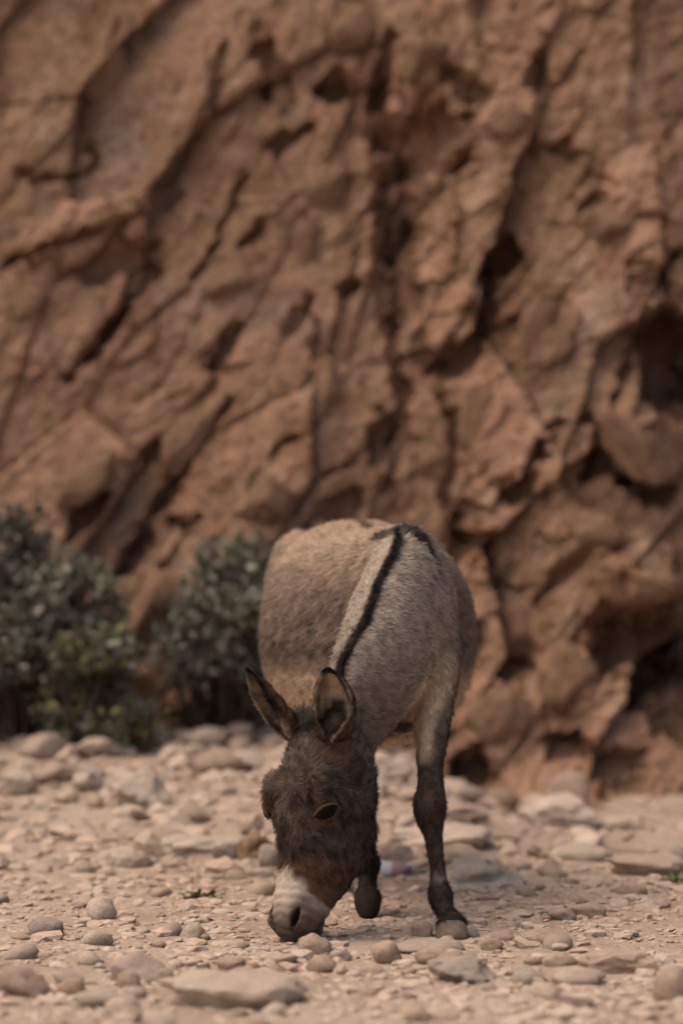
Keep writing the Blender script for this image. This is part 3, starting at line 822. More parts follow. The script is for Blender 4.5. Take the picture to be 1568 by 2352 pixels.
SEG = 32
def loft(secs, per=5, p=2.2):
    """secs: rows of centre(3), dorsal dir(3), up radius, down radius, lateral radius. Returns verts, tri/quads, dense rows"""
    R = catmull(np.array([list(s[0]) + list(nrm(s[1])) + list(s[2:5]) for s in secs]), per)
    n = len(R); V = []
    T = np.gradient(R[:, :3], axis=0)
    q = np.linspace(0, 2 * math.pi, SEG, endpoint=False)
    cq, sq = np.cos(q), np.sin(q)
    cq = np.sign(cq) * np.abs(cq) ** (2 / p); sq = np.sign(sq) * np.abs(sq) ** (2 / p)
    for i in range(n):
        t = nrm(T[i]); d = R[i, 3:6] - t * np.dot(R[i, 3:6], t); d = nrm(d); l = np.cross(t, d)
        up = np.where(sq > 0, R[i, 6], R[i, 7])
        V.append(R[i, :3] + np.outer(sq * up, d) + np.outer(cq * R[i, 8], l))
    V = np.concatenate(V + [R[0:1, :3], R[-1:, :3]])
    F = [[i * SEG + k, i * SEG + (k + 1) % SEG, (i + 1) * SEG + (k + 1) % SEG, (i + 1) * SEG + k] for i in range(n - 1) for k in range(SEG)]
    F3 = [[n * SEG, (k + 1) % SEG, k] for k in range(SEG)] + [[n * SEG + 1, (n - 1) * SEG + k, (n - 1) * SEG + (k + 1) % SEG] for k in range(SEG)]
    return V, np.array(F), np.array(F3), R, T / (np.linalg.norm(T, axis=1)[:, None] + 1e-9)

PARTS = {}
geoV, geoQ, geoT = [], [], []
def add_geo(V, Q=None, T3=None):
    b = sum(len(v) for v in geoV)
    geoV.append(V)
    if Q is not None: geoQ.append(Q + b)
    if T3 is not None: geoT.append(T3 + b)
def add_loft(name, secs, per=5, p=2.2):
    V, Q, T3, R, T = loft(secs, per, p); add_geo(V, Q, T3)
    PARTS[name] = (R[:, :3], (R[:, 6] + R[:, 7] + 2 * R[:, 8]) / 4, T)
def add_blob(c, axes, rad):
    """ellipsoid lump; axes = three unit vectors"""
    V, F = ico2
    add_geo(np.asarray(c) + (V * np.asarray(rad)) @ np.asarray(axes), None, F)

UP = np.array([0, 0, 1.0])
# --- trunk. u runs back from the withers
TH = math.radians(10.5)
FWD = np.array([math.sin(TH), -math.cos(TH), 0]); LAT = np.array([math.cos(TH), math.sin(TH), 0])   # LAT = the donkey's left
WX, WY = 0.172, 6.52
def spine_x(u): return np.interp(u, [-0.2, 0, 0.25, 0.5, 0.7, 0.9, 1.05], [0.198, 0.172, 0.125, 0.080, 0.030, -0.022, -0.06])
def trunk_row(u, top, bot, hw, mid=None):
    m = mid if mid is not None else (top + bot) / 2
    return ((spine_x(u), WY + u * 0.985, m), UP, top - m, m - bot, hw)
add_loft("trunk", [trunk_row(-0.15, 0.79, 0.60, 0.075), trunk_row(-0.11, 0.86, 0.525, 0.10), trunk_row(-0.05, 0.96, 0.495, 0.118),
                   trunk_row(0.04, 1.04, 0.485, 0.112), trunk_row(0.15, 1.045, 0.46, 0.170, 0.75), trunk_row(0.29, 1.035, 0.445, 0.255, 0.74),
                   trunk_row(0.48, 1.045, 0.44, 0.30, 0.74), trunk_row(0.62, 1.075, 0.47, 0.292, 0.75), trunk_row(0.76, 1.085, 0.54, 0.252, 0.78),
                   trunk_row(0.89, 1.05, 0.62, 0.20, 0.82), trunk_row(0.98, 0.98, 0.69, 0.13, 0.83), trunk_row(1.01, 0.93, 0.74, 0.06, 0.83)], 5, 2.25)
# shoulder blades and haunches
for sgn in (-1, 1):
    c = np.array([spine_x(0.0), WY - 0.01 if sgn > 0 else WY + 0.09, 0.78]) + LAT * (0.074 if sgn > 0 else 0.065) * sgn
    add_blob(c, [LAT, nrm(FWD * 0.3 + UP * -1), np.cross(LAT, nrm(FWD * 0.3 + UP * -1))], (0.052 if sgn > 0 else 0.045, 0.21, 0.10))
    c = np.array([spine_x(0.84), WY + 0.83, 0.83]) + LAT * 0.13 * sgn
    add_blob(c, [LAT, UP, FWD], (0.10, 0.23, 0.16))
# --- neck
NK = [(at(958, 1375, 6.53), (-0.17, -0.50, 0.86), 0.225, 0.20, 0.112),
      (at(924, 1428, 6.41), (-0.22, -0.56, 0.76), 0.195, 0.185, 0.116),
      (at(886, 1500, 6.31), (-0.36, -0.58, 0.68), 0.150, 0.155, 0.112),
      (at(842, 1582, 6.265), (-0.55, -0.56, 0.55), 0.115, 0.128, 0.098),
      (at(800, 1655, 6.25), (-0.70, -0.56, 0.40), 0.096, 0.105, 0.084),
      (at(755, 1715, 6.24), (-0.66, -0.66, 0.28), 0.085, 0.09, 0.080)]
add_loft("neck", NK, 5, 2.1)
# --- head frame: A runs poll -> lips, N out of the face, SD to the donkey's left
H0 = at(732, 1652, 6.095); LIP = at(656, 2158, 5.975)
A = nrm(LIP - H0); HL = float(np.linalg.norm(LIP - H0)); S0 = np.array([0.71, -0.70, -0.08]); SD = nrm(S0 - A * np.dot(S0, A)); N = np.cross(SD, A)
if N[1] > 0: N = -N
def hp(t, n, s=0.0): return H0 + A * (t * HL) + N * n + SD * s
def head_row(t, dor, ven, hw):
    m = (dor + ven) / 2 + 0.01
    return (hp(t, m), N, dor - m, m - ven, hw)
add_loft("head", [head_row(-0.04, 0.01, -0.10, 0.045), head_row(0.0, 0.030, -0.13, 0.060), head_row(0.10, 0.050, -0.160, 0.080), head_row(0.20, 0.062, -0.190, 0.094),
                  head_row(0.32, 0.066, -0.208, 0.100), head_row(0.44, 0.062, -0.212, 0.095), head_row(0.55, 0.051, -0.202, 0.083), head_row(0.66, 0.043, -0.178, 0.068),
                  head_row(0.74, 0.040, -0.146, 0.060), head_row(0.80, 0.039, -0.125, 0.058), head_row(0.87, 0.040, -0.102, 0.057), head_row(0.93, 0.032, -0.080, 0.050),
                  head_row(0.98, 0.014, -0.055, 0.034), head_row(1.01, -0.004, -0.040, 0.020)], 5, 2.3)
for s in (-1, 1):
    add_blob(hp(0.335, 0.040, 0.078 * s), [A, N, SD], (0.050, 0.030, 0.030))                # brow
    add_blob(hp(0.405, 0.016, 0.080 * s), [A, N, SD], (0.042, 0.036, 0.032))                # orbit
    add_blob(hp(0.48, -0.120, 0.052 * s), [A, N, SD], (0.115, 0.085, 0.042))                # cheek
    add_blob(hp(0.905, 0.002, 0.036 * s), [A, N, SD], (0.038, 0.028, 0.026))                # nostril wing
    add_blob(hp(0.03, -0.005, 0.055 * s), [A, N, SD], (0.045, 0.045, 0.032))                # ear root
add_blob(hp(0.92, -0.090), [A, N, SD], (0.042, 0.022, 0.032))                               # chin
# --- legs
def leg(name, rows, p=2.1):
    secs = []
    pts = [at(*r[:3]) if len(r) == 5 else np.array(r[:3]) for r in rows]
    for r, c in zip(rows, pts):
        rd, rl = r[-1], r[-2]
        secs.append((c, (0, 1, 0.15), rd, rd, rl))
    add_loft(name, secs, 4, p)
leg("foreleg_left", [(972, 1430, 6.52, 0.085, 0.13), (990, 1530, 6.47, 0.072, 0.115), (994, 1610, 6.42, 0.056, 0.088), (990, 1690, 6.36, 0.043, 0.058),
                     (988, 1770, 6.30, 0.032, 0.042), (988, 1815, 6.26, 0.036, 0.042), (987, 1856, 6.235, 0.043, 0.048), (990, 1898, 6.225, 0.031, 0.036), (997, 1935, 6.215, 0.0215, 0.029),
                     (1003, 1985, 6.20, 0.0195, 0.028), (1007, 2020, 6.185, 0.0205, 0.029), (1011, 2058, 6.165, 0.032, 0.037), (1019, 2085, 6.14, 0.0235, 0.029), (1029, 2104, 6.115, 0.0235, 0.029), (1035, 2119, 6.10, 0.0355, 0.040), (1036, 2127, 6.095, 0.0375, 0.043), (1036, 2131, 6.095, 0.0365, 0.042)])
leg("foreleg_right", [(880, 1440, 6.56, 0.085, 0.13), (858, 1560, 6.58, 0.07, 0.11), (838, 1660, 6.54, 0.05, 0.07), (822, 1750, 6.48, 0.036, 0.046), (812, 1820, 6.44, 0.040, 0.044),
                      (816, 1870, 6.47, 0.032, 0.036), (826, 1925, 6.52, 0.0225, 0.029), (838, 1960, 6.545, 0.026, 0.031), (845, 1985, 6.545, 0.035, 0.038), (844, 2016, 6.53, 0.0245, 0.029), (843, 2042, 6.50, 0.026, 0.029), (844, 2060, 6.475, 0.034, 0.034), (844, 2066, 6.47, 0.034, 0.034)])
def hind(name, s, fx, fy, dy):
    hip = np.array([spine_x(0.86), WY + 0.85, 0.80]) + LAT * 0.115 * s
    rows = [tuple(hip) + (0.095, 0.15), tuple(hip + np.array([0, -0.03, -0.17])) + (0.08, 0.125), (hip[0] * 0.6 + fx * 0.4, hip[1] + 0.0, 0.50, 0.056, 0.078),
            (hip[0] * 0.3 + fx * 0.7, fy + 0.06 + dy, 0.41, 0.04, 0.052), (fx, fy + 0.10 + dy, 0.345, 0.034, 0.044), (fx, fy + 0.08 + dy, 0.27, 0.026, 0.034), (fx, fy + 0.06, 0.17, 0.023, 0.030),
            (fx, fy + 0.04, 0.105, 0.031, 0.036), (fx, fy + 0.015, 0.07, 0.026, 0.03), (fx, fy, 0.048, 0.032, 0.036)]
    secs = [(np.array(r[:3]), (0, 1, 0.15), r[4], r[4], r[3]) for r in rows]
    add_loft(name, secs, 4, 2.1)
    return np.array([fx, fy, 0.0])
h1 = hind("hindleg_right", -1, -0.112, 7.30, 0.0)
h2 = hind("hindleg_left", 1, 0.022, 7.58, 0.0)
# --- tail
tb = np.array([spine_x(1.0), WY + 0.985, 0.955])
add_loft("tail", [(tb + (0, -0.05, -0.02), (0, 0, 1), 0.03, 0.03, 0.03), (tb + (-0.01, 0.03, -0.03), (0, 1, 1), 0.026, 0.026, 0.026), (tb + (-0.015, 0.05, -0.15), (0, 1, 0), 0.02, 0.02, 0.02),
                  (tb + (-0.02, 0.045, -0.32), (0, 1, 0), 0.018, 0.018, 0.018), (tb + (-0.02, 0.04, -0.5), (0, 1, 0), 0.03, 0.03, 0.03), (tb + (-0.02, 0.035, -0.62), (0, 1, 0), 0.01, 0.01, 0.01)], 4)

tmp = bpy.data.objects.new("remesh_source", mesh_np("remesh_source", np.concatenate(geoV), [np.concatenate(geoQ), np.concatenate(geoT)]))
C.objects.link(tmp)
md = tmp.modifiers.new("r", 'REMESH'); md.mode = 'VOXEL'; md.voxel_size = 0.0062
ms = tmp.modifiers.new("s", 'SMOOTH'); ms.factor = 0.5; ms.iterations = 7
dg = bpy.context.evaluated_depsgraph_get()
ev = tmp.evaluated_get(dg).to_mesh()
nv = len(ev.vertices)
BV = np.empty(nv * 3, np.float32); ev.vertices.foreach_get("co", BV); BV = BV.reshape(-1, 3).astype(float)
BN = np.empty(nv * 3, np.float32); ev.vertices.foreach_get("normal", BN); BN = BN.reshape(-1, 3).astype(float)
ev.calc_loop_triangles()
BT = np.empty(len(ev.loop_triangles) * 3, np.int32); ev.loop_triangles.foreach_get("vertices", BT); BT = BT.reshape(-1, 3)
tmp.evaluated_get(dg).to_mesh_clear()
bpy.data.objects.remove(tmp, do_unlink=True)

from mathutils.bvhtree import BVHTree
bvh = BVHTree.FromPolygons([tuple(v) for v in BV], [tuple(int(q) for q in f) for f in BT])
def hit(px, py):
    p = at(px, py, 6.0); o = np.array([0, 0, CAM_H]); d = nrm(p - o)
    loc, nor, i, dist = bvh.ray_cast(Vector(o), Vector(d))
    if loc is None:
        loc, nor, i, dist = bvh.find_nearest(Vector(at(px, py, 6.5)))
    return np.array(loc), np.array(nor)
def mirror(p, isvec=False):
    q = p - (0 if isvec else 1) * H0
    q = q - 2 * np.dot(q, SD) * SD
    return q if isvec else q + H0

# --- soft tissue detail: nostrils pressed in, folds in the brow
nos, nosn = hit(674, 2110)
for c, nn in ((nos, nosn), (mirror(nos), mirror(nosn, True))):
    ax = nrm(A - SD * 0.30 * np.sign(np.dot(c - H0, SD)))
    d = BV - c; da = d @ ax; dr = np.sqrt(np.maximum(np.einsum('ij,ij->i', d, d) - da * da, 0))
    e = np.sqrt((da / 0.040) ** 2 + (dr / 0.014) ** 2)
    BV -= (sstep(1.0, 0.15, e) * 0.028)[:, None] * nn
tw = (BV - H0) @ A / HL; inh = (np.abs((BV - H0) @ SD) < 0.1) & (BV[:, 1] < 6.25)
BV += BN * (0.0016 * np.sin(tw * 150 + 3 * noise3(BV[:, 0] * 30, BV[:, 1] * 30, BV[:, 2] * 30, 205)) * sstep(0.72, 0.80, tw) * inh * (tw < 1.1))[:, None]
for c, nn in ((hit(750, 1865)), tuple(mirror(q, i == 1) for i, q in enumerate(hit(750, 1865)))):
    d = BV - c; d = d - np.outer(d @ nn, nn); BV -= (sstep(0.030, 0.008, np.sqrt((d * d).sum(1))) * 0.010)[:, None] * nn
BV += BN * (0.0022 * fbm(BV[:, 0] * 22, BV[:, 1] * 22, BV[:, 2] * 22, 3, 201))[:, None]

# --- which part a vertex belongs to
names = list(PARTS)
def part_weights(P):
    D = np.full((len(P), len(names)), 9.0); TT = np.zeros((len(P), len(names), 3)); TU = np.zeros((len(P), len(names)))
    for j, nm_ in enumerate(names):
        Cc, Rr, T = PARTS[nm_]
        best = np.full(len(P), 9e9); arg = np.zeros(len(P), int)
        for i in range(len(Cc)):
            d = np.sqrt(((P - Cc[i]) ** 2).sum(1)) / (Rr[i] + 0.02)
            m = d < best; best[m] = d[m]; arg[m] = i
        D[:, j] = best; TT[:, j] = T[arg]; TU[:, j] = arg / (len(Cc) - 1)
    W = np.exp(-(D - D.min(1, keepdims=True)) * 9.0); W /= W.sum(1, keepdims=True)
    return W, TT, TU

def lerp(a, b, t): return a + (b - a) * np.asarray(t)[:, None]
eye_p, eye_n = hit(750, 1865)
eye_ax = nrm(hit(769, 1857)[0] - hit(735, 1874)[0])
ear_l, _ = hit(775, 1722); ear_r, _ = hit(668, 1698)

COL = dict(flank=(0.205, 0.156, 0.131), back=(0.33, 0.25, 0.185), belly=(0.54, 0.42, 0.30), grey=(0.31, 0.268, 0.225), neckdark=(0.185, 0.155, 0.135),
           stripe=(0.028, 0.023, 0.020), head=(0.070, 0.052, 0.041), headlight=(0.132, 0.103, 0.084), rust=(0.155, 0.082, 0.044), white=(0.49, 0.435, 0.37),
           dark=(0.030, 0.025, 0.022), leg=(0.056, 0.042, 0.033), leglow=(0.034, 0.027, 0.022), tan=(0.30, 0.17, 0.09))
COL = {k: np.array(v) for k, v in COL.items()}

CREST_PX = [(921, 1204), (914, 1240), (899, 1279), (872, 1330), (857, 1373), (835, 1430), (798, 1494), (780, 1537)]
_ch = [hit(*q) for q in CREST_PX]
crest = catmull(np.array([q[0] for q in _ch] + [at(760, 1590, 6.14), hp(0.0, 0.02)]), 6)
crestn = catmull(np.array([q[1] for q in _ch] + [nrm((-0.6, -0.6, 0.5)), nrm(N - A)]), 6)
BAR = catmull(np.array([hit(*q)[0] for q in [(856, 1238), (872, 1228), (895, 1222), (921, 1212), (950, 1222), (978, 1246), (996, 1280), (1008, 1315), (1020, 1350)]]), 6)
BARW = np.interp(np.linspace(0, 8, len(BAR)), [0, 1.5, 3, 5, 6, 8], [0.012, 0.024, 0.027, 0.020, 0.007, 0.003])

def coat(P, Nn):
    """coat colour, hair length, hair density and lie of the hair for points on the skin"""
    W, TT, TU = part_weights(P); n = len(P)
    nz = fbm(P[:, 0] * 9, P[:, 1] * 9, P[:, 2] * 9, 3, 210); nf = fbm(P[:, 0] * 30, P[:, 1] * 30, P[:, 2] * 30, 3, 211)
    rel = P - np.array([0, WY, 0]); u = rel[:, 1] / 0.985; lat = P[:, 0] - spine_x(u); z = P[:, 2]
    one = np.ones(n)
    # trunk
    c = lerp(COL['flank'] * 0.72, COL['flank'], sstep(0.66, 0.84, z + 0.05 * nz))  # lower flank: darker coat tone plus painted shade of the downward-facing side
    c = lerp(c, COL['back'], sstep(0.84, 1.02, z + 0.05 * nz))
    c = lerp(c, COL['grey'], sstep(0.055, -0.02, u + 0.02 * nz) * 0.9)
    pale = sstep(0.70, 0.59, z + 0.035 * nz - 0.03 * sstep(0.2, -0.1, u))
    c = lerp(c, COL['belly'], pale)
    spi = sstep(0.022, 0.012, np.abs(lat) + 0.005 * nf) * sstep(0.98, 1.02, z)
    c = lerp(c, COL['stripe'], spi * 0.85)
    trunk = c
    # neck: paler grey high up, darker low; dark crest
    k = TU[:, names.index("neck")]
    neck = lerp(COL['grey'], COL['neckdark'], sstep(0.25, 0.85, k + 0.1 * nz))
    dcr = np.full(n, 9.0)
    for q in crest: dcr = np.minimum(dcr, np.sqrt(((P - q) ** 2).sum(1)))
    cw = sstep(0.023, 0.011, dcr + 0.005 * nf)
    neck = lerp(neck, COL['stripe'], cw)
    vent = sstep(0.60, 0.50, z) * sstep(0.5, 0.2, k) * sstep(0.15, 0.5, -Nn[:, 2] + 0.3)
    neck = lerp(neck, COL['belly'], vent * 0.8)
    # head
    h = P - H0; t = h @ A / HL; hn = h @ N; hs = h @ SD
    hc = lerp(COL['head'], COL['headlight'], sstep(-0.2, 0.6, nz + 0.6 * nf + 0.5 * sstep(0.35, 0.1, t)))
    bd = t + 0.03 * nz - 0.0 * hs + 0.25 * np.clip(-hn - 0.03, 0, 0.2)
    hc = lerp(hc, COL['rust'], sstep(0.59, 0.69, bd + 0.15 * np.clip(-hn, 0, 0.3)) * 0.7 * sstep(-0.15, -0.05, hn))
    wh = sstep(0.66, 0.735, bd + 0.03 * nf - 1.5 * np.clip(0.012 - hn, 0, 0.2) * sstep(0.92, 0.78, t) - 1.6 * np.clip(hs - 0.006, 0, 0.1) * sstep(0.88, 0.76, t) - 0.5 * np.clip(-hn - 0.05, 0, 0.2))
    hc = lerp(hc, COL['white'] , wh)
    hc = lerp(hc, np.array([0.125, 0.092, 0.070]), wh * sstep(0.76, 0.92, t + 0.04 * nz - 0.9 * np.clip(hn - 0.015, 0, 1)) * 0.95)
    hc = lerp(hc, COL['dark'], sstep(0.010, 0.003, np.abs(hn + 0.066 + 0.06 * (1 - t))) * sstep(0.84, 0.90, t) * 0.85)
    lip = sstep(0.92, 0.975, t + 0.02 * nf)
    hc = lerp(hc, COL['dark'] * 1.6, lip * 0.75)
    for cc, n_ in ((nos, nosn), (mirror(nos), mirror(nosn, True))):
        d = P - cc; d = d - np.outer(np.clip(d @ n_, -0.035, 0.004), n_); ax = nrm(A - SD * 0.30 * np.sign(np.dot(cc - H0, SD))); da = d @ ax; dr = np.sqrt(np.maximum((d * d).sum(1) - da * da, 0))
        en = np.sqrt((da / 0.037) ** 2 + (dr / 0.0115) ** 2); hc = lerp(hc, np.array([0.09, 0.067, 0.052]), sstep(2.3, 1.0, en) * 0.6); hc = lerp(hc, COL['dark'] * 0.6, sstep(1.05, 0.7, en) * 0.98)
    for cc in (eye_p, mirror(eye_p)):
        d = np.sqrt(((P - cc) ** 2).sum(1))
        hc = lerp(hc, COL['tan'] * 0.52, sstep(0.052, 0.032, d + 0.010 * nf) * 0.75)
    for cc in (ear_l, ear_r):
        d = np.sqrt(((P - cc) ** 2).sum(1)); hc = lerp(hc, COL['rust'], sstep(0.06, 0.03, d + 0.01 * nf) * 0.6)
    poll = sstep(0.10, 0.05, np.sqrt(((P - hp(-0.08, 0.0)) ** 2).sum(1)) + 0.012 * nf)
    neck = lerp(neck, COL['stripe'], poll * 0.8)
    hc = lerp(hc, COL['stripe'], sstep(0.075, 0.035, np.sqrt(((P - hp(-0.02, 0.01)) ** 2).sum(1)) + 0.012 * nf) * 0.85)
    # legs
    inner_l = sstep(0.0, 0.5, -(Nn @ LAT) + 0.15 * nz); inner_r = sstep(0.0, 0.5, (Nn @ LAT) + 0.15 * nz)
    def legc(inner):
        l = lerp(COL['neckdark'], COL['leg'], sstep(0.62, 0.40, z + 0.03 * nz))
        l = lerp(l, COL['leglow'], sstep(0.22, 0.08, z + 0.02 * nz))
        l = lerp(l, COL['belly'] * 0.85, inner * sstep(0.41, 0.47, z + 0.03 * nz) * 0.95)
        ring = sstep(0.02, 0.006, np.abs(z - 0.142 + 0.012 * nz)) * sstep(-0.1, 0.3, nf)
        return lerp(l, COL['white'] * 0.8, ring * 0.25 * (P[:, 0] > 0.15))
    cols = {"trunk": trunk, "neck": neck, "head": hc, "foreleg_left": legc(inner_l), "foreleg_right": legc(inner_r) * (1 - 0.45 * sstep(0.3, 0.2, z))[:, None], "hindleg_right": legc(inner_r), "hindleg_left": legc(inner_l), "tail": lerp(COL['flank'], COL['stripe'], sstep(0.65, 0.5, z))}  # raised foreleg darkened low down: the head's shadow painted into its coat
    hl = {"trunk": 0.025, "neck": 0.018, "head": 0.021, "tail": 0.03}
    bar = np.zeros(n)
    for q, w_ in zip(BAR, BARW): bar = np.maximum(bar, sstep(1.35, 0.7, (np.sqrt(((P - q) ** 2).sum(1)) + 0.004 * nf) / w_))
    for nm_ in ('trunk', 'neck'):
        cols[nm_] = lerp(cols[nm_], COL['stripe'], bar * 0.95)
    xr = 0.225 + (z - 0.43) * 0.28
    arm = sstep(0.020, -0.020, P[:, 0] - xr + 0.02 * nz) * sstep(0.40, 0.46, z + 0.04 * nz) * sstep(0.66, 0.60, z) * (P[:, 1] < 6.75) * sstep(-0.012, 0.012, P[:, 0] - (0.146 + (z - 0.505) * 0.51) + 0.012 * nz)
    for nm_ in ('trunk', 'foreleg_left', 'neck'): cols[nm_] = lerp(cols[nm_], COL['belly'] * 1.2, arm * 0.97)
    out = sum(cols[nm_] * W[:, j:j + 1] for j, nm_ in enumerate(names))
    length = sum(hl.get(nm_, 0.013) * W[:, j] for j, nm_ in enumerate(names))
    wt = W[:, names.index("head")]
    length = length * (1 - wt * sstep(0.66, 0.76, t) * 0.8)
    dens = 1.0 + 0.9 * wt - wt * sstep(0.72, 0.9, t) * 1.1
    for cc in (eye_p, mirror(eye_p)):
        ex_ = nrm(eye_ax if np.dot(cc - H0, SD) > 0 else mirror(eye_ax, True)); d = P - cc; da = d @ ex_; dr = np.sqrt(np.maximum((d * d).sum(1) - da * da, 0))
        dens = dens * sstep(0.95, 1.25, np.sqrt((da / 0.029) ** 2 + (dr / 0.018) ** 2))
    dens = np.clip(dens, 0.0, 2)
    # lie of the hair
    length = length * (1 + 0.7 * sstep(0.085, 0.05, z) * (P[:, 1] > 6.0) * (1 - wt))
    flow = np.zeros((n, 3))
    back = -FWD * 0.75 - UP * 0.65
    for j, nm_ in enumerate(names):
        if nm_ == "trunk": f = np.broadcast_to(back, (n, 3))
        elif nm_ == "neck": f = -TT[:, j] * 0.55 - UP * 0.7 + np.array([0.35, 0.1, 0])
        elif nm_ == "head":
            f = A * sstep(0.25, 0.5, t)[:, None] * 0.9 - A * sstep(0.40, 0.1, t)[:, None] * 0.7 + SD * (np.clip(hs / 0.06, -1, 1) * 0.7)[:, None] - N * 0.35
        else: f = TT[:, j]
        flow += f * W[:, j:j + 1]
    return out, length, dens, flow, cw * W[:, names.index("neck")]

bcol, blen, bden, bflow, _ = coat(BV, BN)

# --- ears: long cupped leaves, thick walled, joined into the same body mesh
def ear(base, tip, opening, W0, bend, hole=1.0):
    e = nrm(tip - base); o = nrm(opening - e * np.dot(opening, e)); s = np.cross(e, o); L = np.linalg.norm(tip - base)
    nt, na = 26, 17; V = []; inner = []; tt = []; ang = []
    for layer in (0, 1):
        for i in range(nt):
            t = i / (nt - 1)
            w = W0 * np.interp(t, [0, 0.08, 0.25, 0.45, 0.65, 0.82, 0.93, 1.0], [0.80, 0.86, 0.97, 1.0, 0.93, 0.70, 0.44, 0.12])
            half = math.radians(np.interp(t, [0, 0.15, 0.4, 0.7, 1.0], [170, 150, 112, 92, 70]))
            c = base + e * (t * L) + bend * math.sin(t * math.pi) - o * 0.0
            w2 = max(w - 0.0055, w * 0.25) if layer else w
            for k in range(na):
                q = (k / (na - 1) * 2 - 1) * half
                V.append(c + s * (math.sin(q) * w2) - o * (math.cos(q) * w2 * 0.75 - w * 0.2) + o * (0.006 * layer * (1 - abs(k / (na - 1) * 2 - 1))))
                inner.append(layer); tt.append(t); ang.append(k / (na - 1) * 2 - 1)
    V = np.array(V); G = nt * na; F = []
    for layer in (0, 1):
        for i in range(nt - 1):
            for k in range(na - 1):
                a = layer * G + i * na + k
                f = [a, a + 1, a + na + 1, a + na]
                F.append(f if not layer else f[::-1])
    for i in range(nt - 1):
        for k in (0, na - 1):
            a = i * na + k; f = [a, a + na, a + na + G, a + G]; F.append(f if k == 0 else f[::-1])
    for k in range(na - 1):
        a = (nt - 1) * na + k; F.append([a, a + 1, a + 1 + G, a + G])
    F = np.array(F); fo = F[:(nt - 1) * (na - 1)]; fn = np.cross(V[fo[:, 1]] - V[fo[:, 0]], V[fo[:, 2]] - V[fo[:, 0]]); cen_ = base + np.outer((V[fo].mean(1) - base) @ e, e) + o * 0.01
    if ((V[fo].mean(1) - cen_) * fn).sum() < 0: F = F[:, ::-1]
    T3 = np.concatenate([F[:, [0, 1, 2]], F[:, [0, 2, 3]]])
    inner, tt, ang = np.array(inner), np.array(tt), np.array(ang)
    nz = fbm(V[:, 0] * 40, V[:, 1] * 40, V[:, 2] * 40, 3, 220)
    outc = lerp(np.broadcast_to(COL['rust'] * 1.15, V.shape), COL['head'], sstep(0.25, 0.0, tt) * 0.7)
    outc = lerp(outc, COL['stripe'], np.maximum(sstep(0.80, 0.90, tt + 0.03 * nz), sstep(0.80, 0.95, np.abs(ang)) * 0.85 * hole))
    inc = lerp(np.broadcast_to(np.array([0.60, 0.475, 0.36]), V.shape), COL['dark'], sstep(0.42, 0.12, np.abs(ang) + 0.2 * nz) * sstep(0.58, 0.42, tt) * 0.97 * hole)
    inc = lerp(inc, COL['rust'], sstep(0.0, 0.5, nz) * 0.5 * hole)
    inc = lerp(inc, COL['stripe'], sstep(0.86, 0.93, tt + 0.03 * nz))
    c = np.where(inner[:, None] > 0, inc, outc)
    if hole < 0.5:
        side = (V - base - np.outer((V - base) @ e, e)) @ np.array([0.95, 0.0, 0.3])
        c = lerp(c, np.array([0.52, 0.41, 0.31]), sstep(0.002, -0.010, side + 0.004 * nz) * sstep(0.93, 0.84, tt))
        c = lerp(c, COL['stripe'], sstep(0.010, 0.004, np.abs(side - 0.006)) * sstep(0.25, 0.5, tt) * 0.9)
    hair = np.where(inner > 0, 0.016 * (0.25 + 0.75 * sstep(0.25, 0.6, np.abs(ang))), 0.008) * (0.6 + 0.4 * sstep(1.0, 0.8, tt))
    fl = np.broadcast_to(e, V.shape) + np.where(inner[:, None] > 0, (s[None] * (-ang * 0.6)[:, None] + o * 0.5), 0)
    return V, T3, c, hair, fl, inner

EARS = []
e1b, e1t = hp(0.075, 0.000, 0.060), at(752, 1534, 5.96)
EARS.append(ear(e1b, e1t, np.array([-0.30, -1.0, -0.10]), 0.054, np.array([0.012, 0.0, 0.0])))
e2b, e2t = hp(0.06, 0.005, -0.062), at(568, 1532, 6.00)
EARS.append(ear(e2b, e2t, np.array([-0.82, -0.60, -0.20]), 0.046, np.array([-0.006, 0.0, -0.006]), 0.15))

allV, allT, allC, allL, allD, allF = [BV], [BT], [bcol], [blen], [bden], [bflow]
off = len(BV); ear_in = [np.zeros(len(BV))]
for V, T3, c, hl_, fl, inn in EARS:
    allV.append(V); allT.append(T3 + off); allC.append(c); allL.append(hl_); allD.append(np.full(len(V), 5.0)); allF.append(fl); off += len(V); ear_in.append(inn)
allV = np.concatenate(allV); allT = np.concatenate(allT); allC = np.concatenate(allC); allL = np.concatenate(allL); allD = np.concatenate(allD); allF = np.concatenate(allF); ear_in = np.concatenate(ear_in)
me = mesh_np("body", allV - DK, allT)
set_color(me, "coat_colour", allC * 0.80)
tb_ = NT("donkey_skin", 0.9, 0.15); a_ = tb_.n("ShaderNodeAttribute"); a_.attribute_name = "coat_colour"; tb_.color(a_.outputs["Color"])
tb_.bump(tb_.noise(tb_.coord(), 120, 5, 0.6), 0.4, 0.004)
me.materials.append(tb_.m)
body = link(bpy.data.objects.new("body", me), donkey)

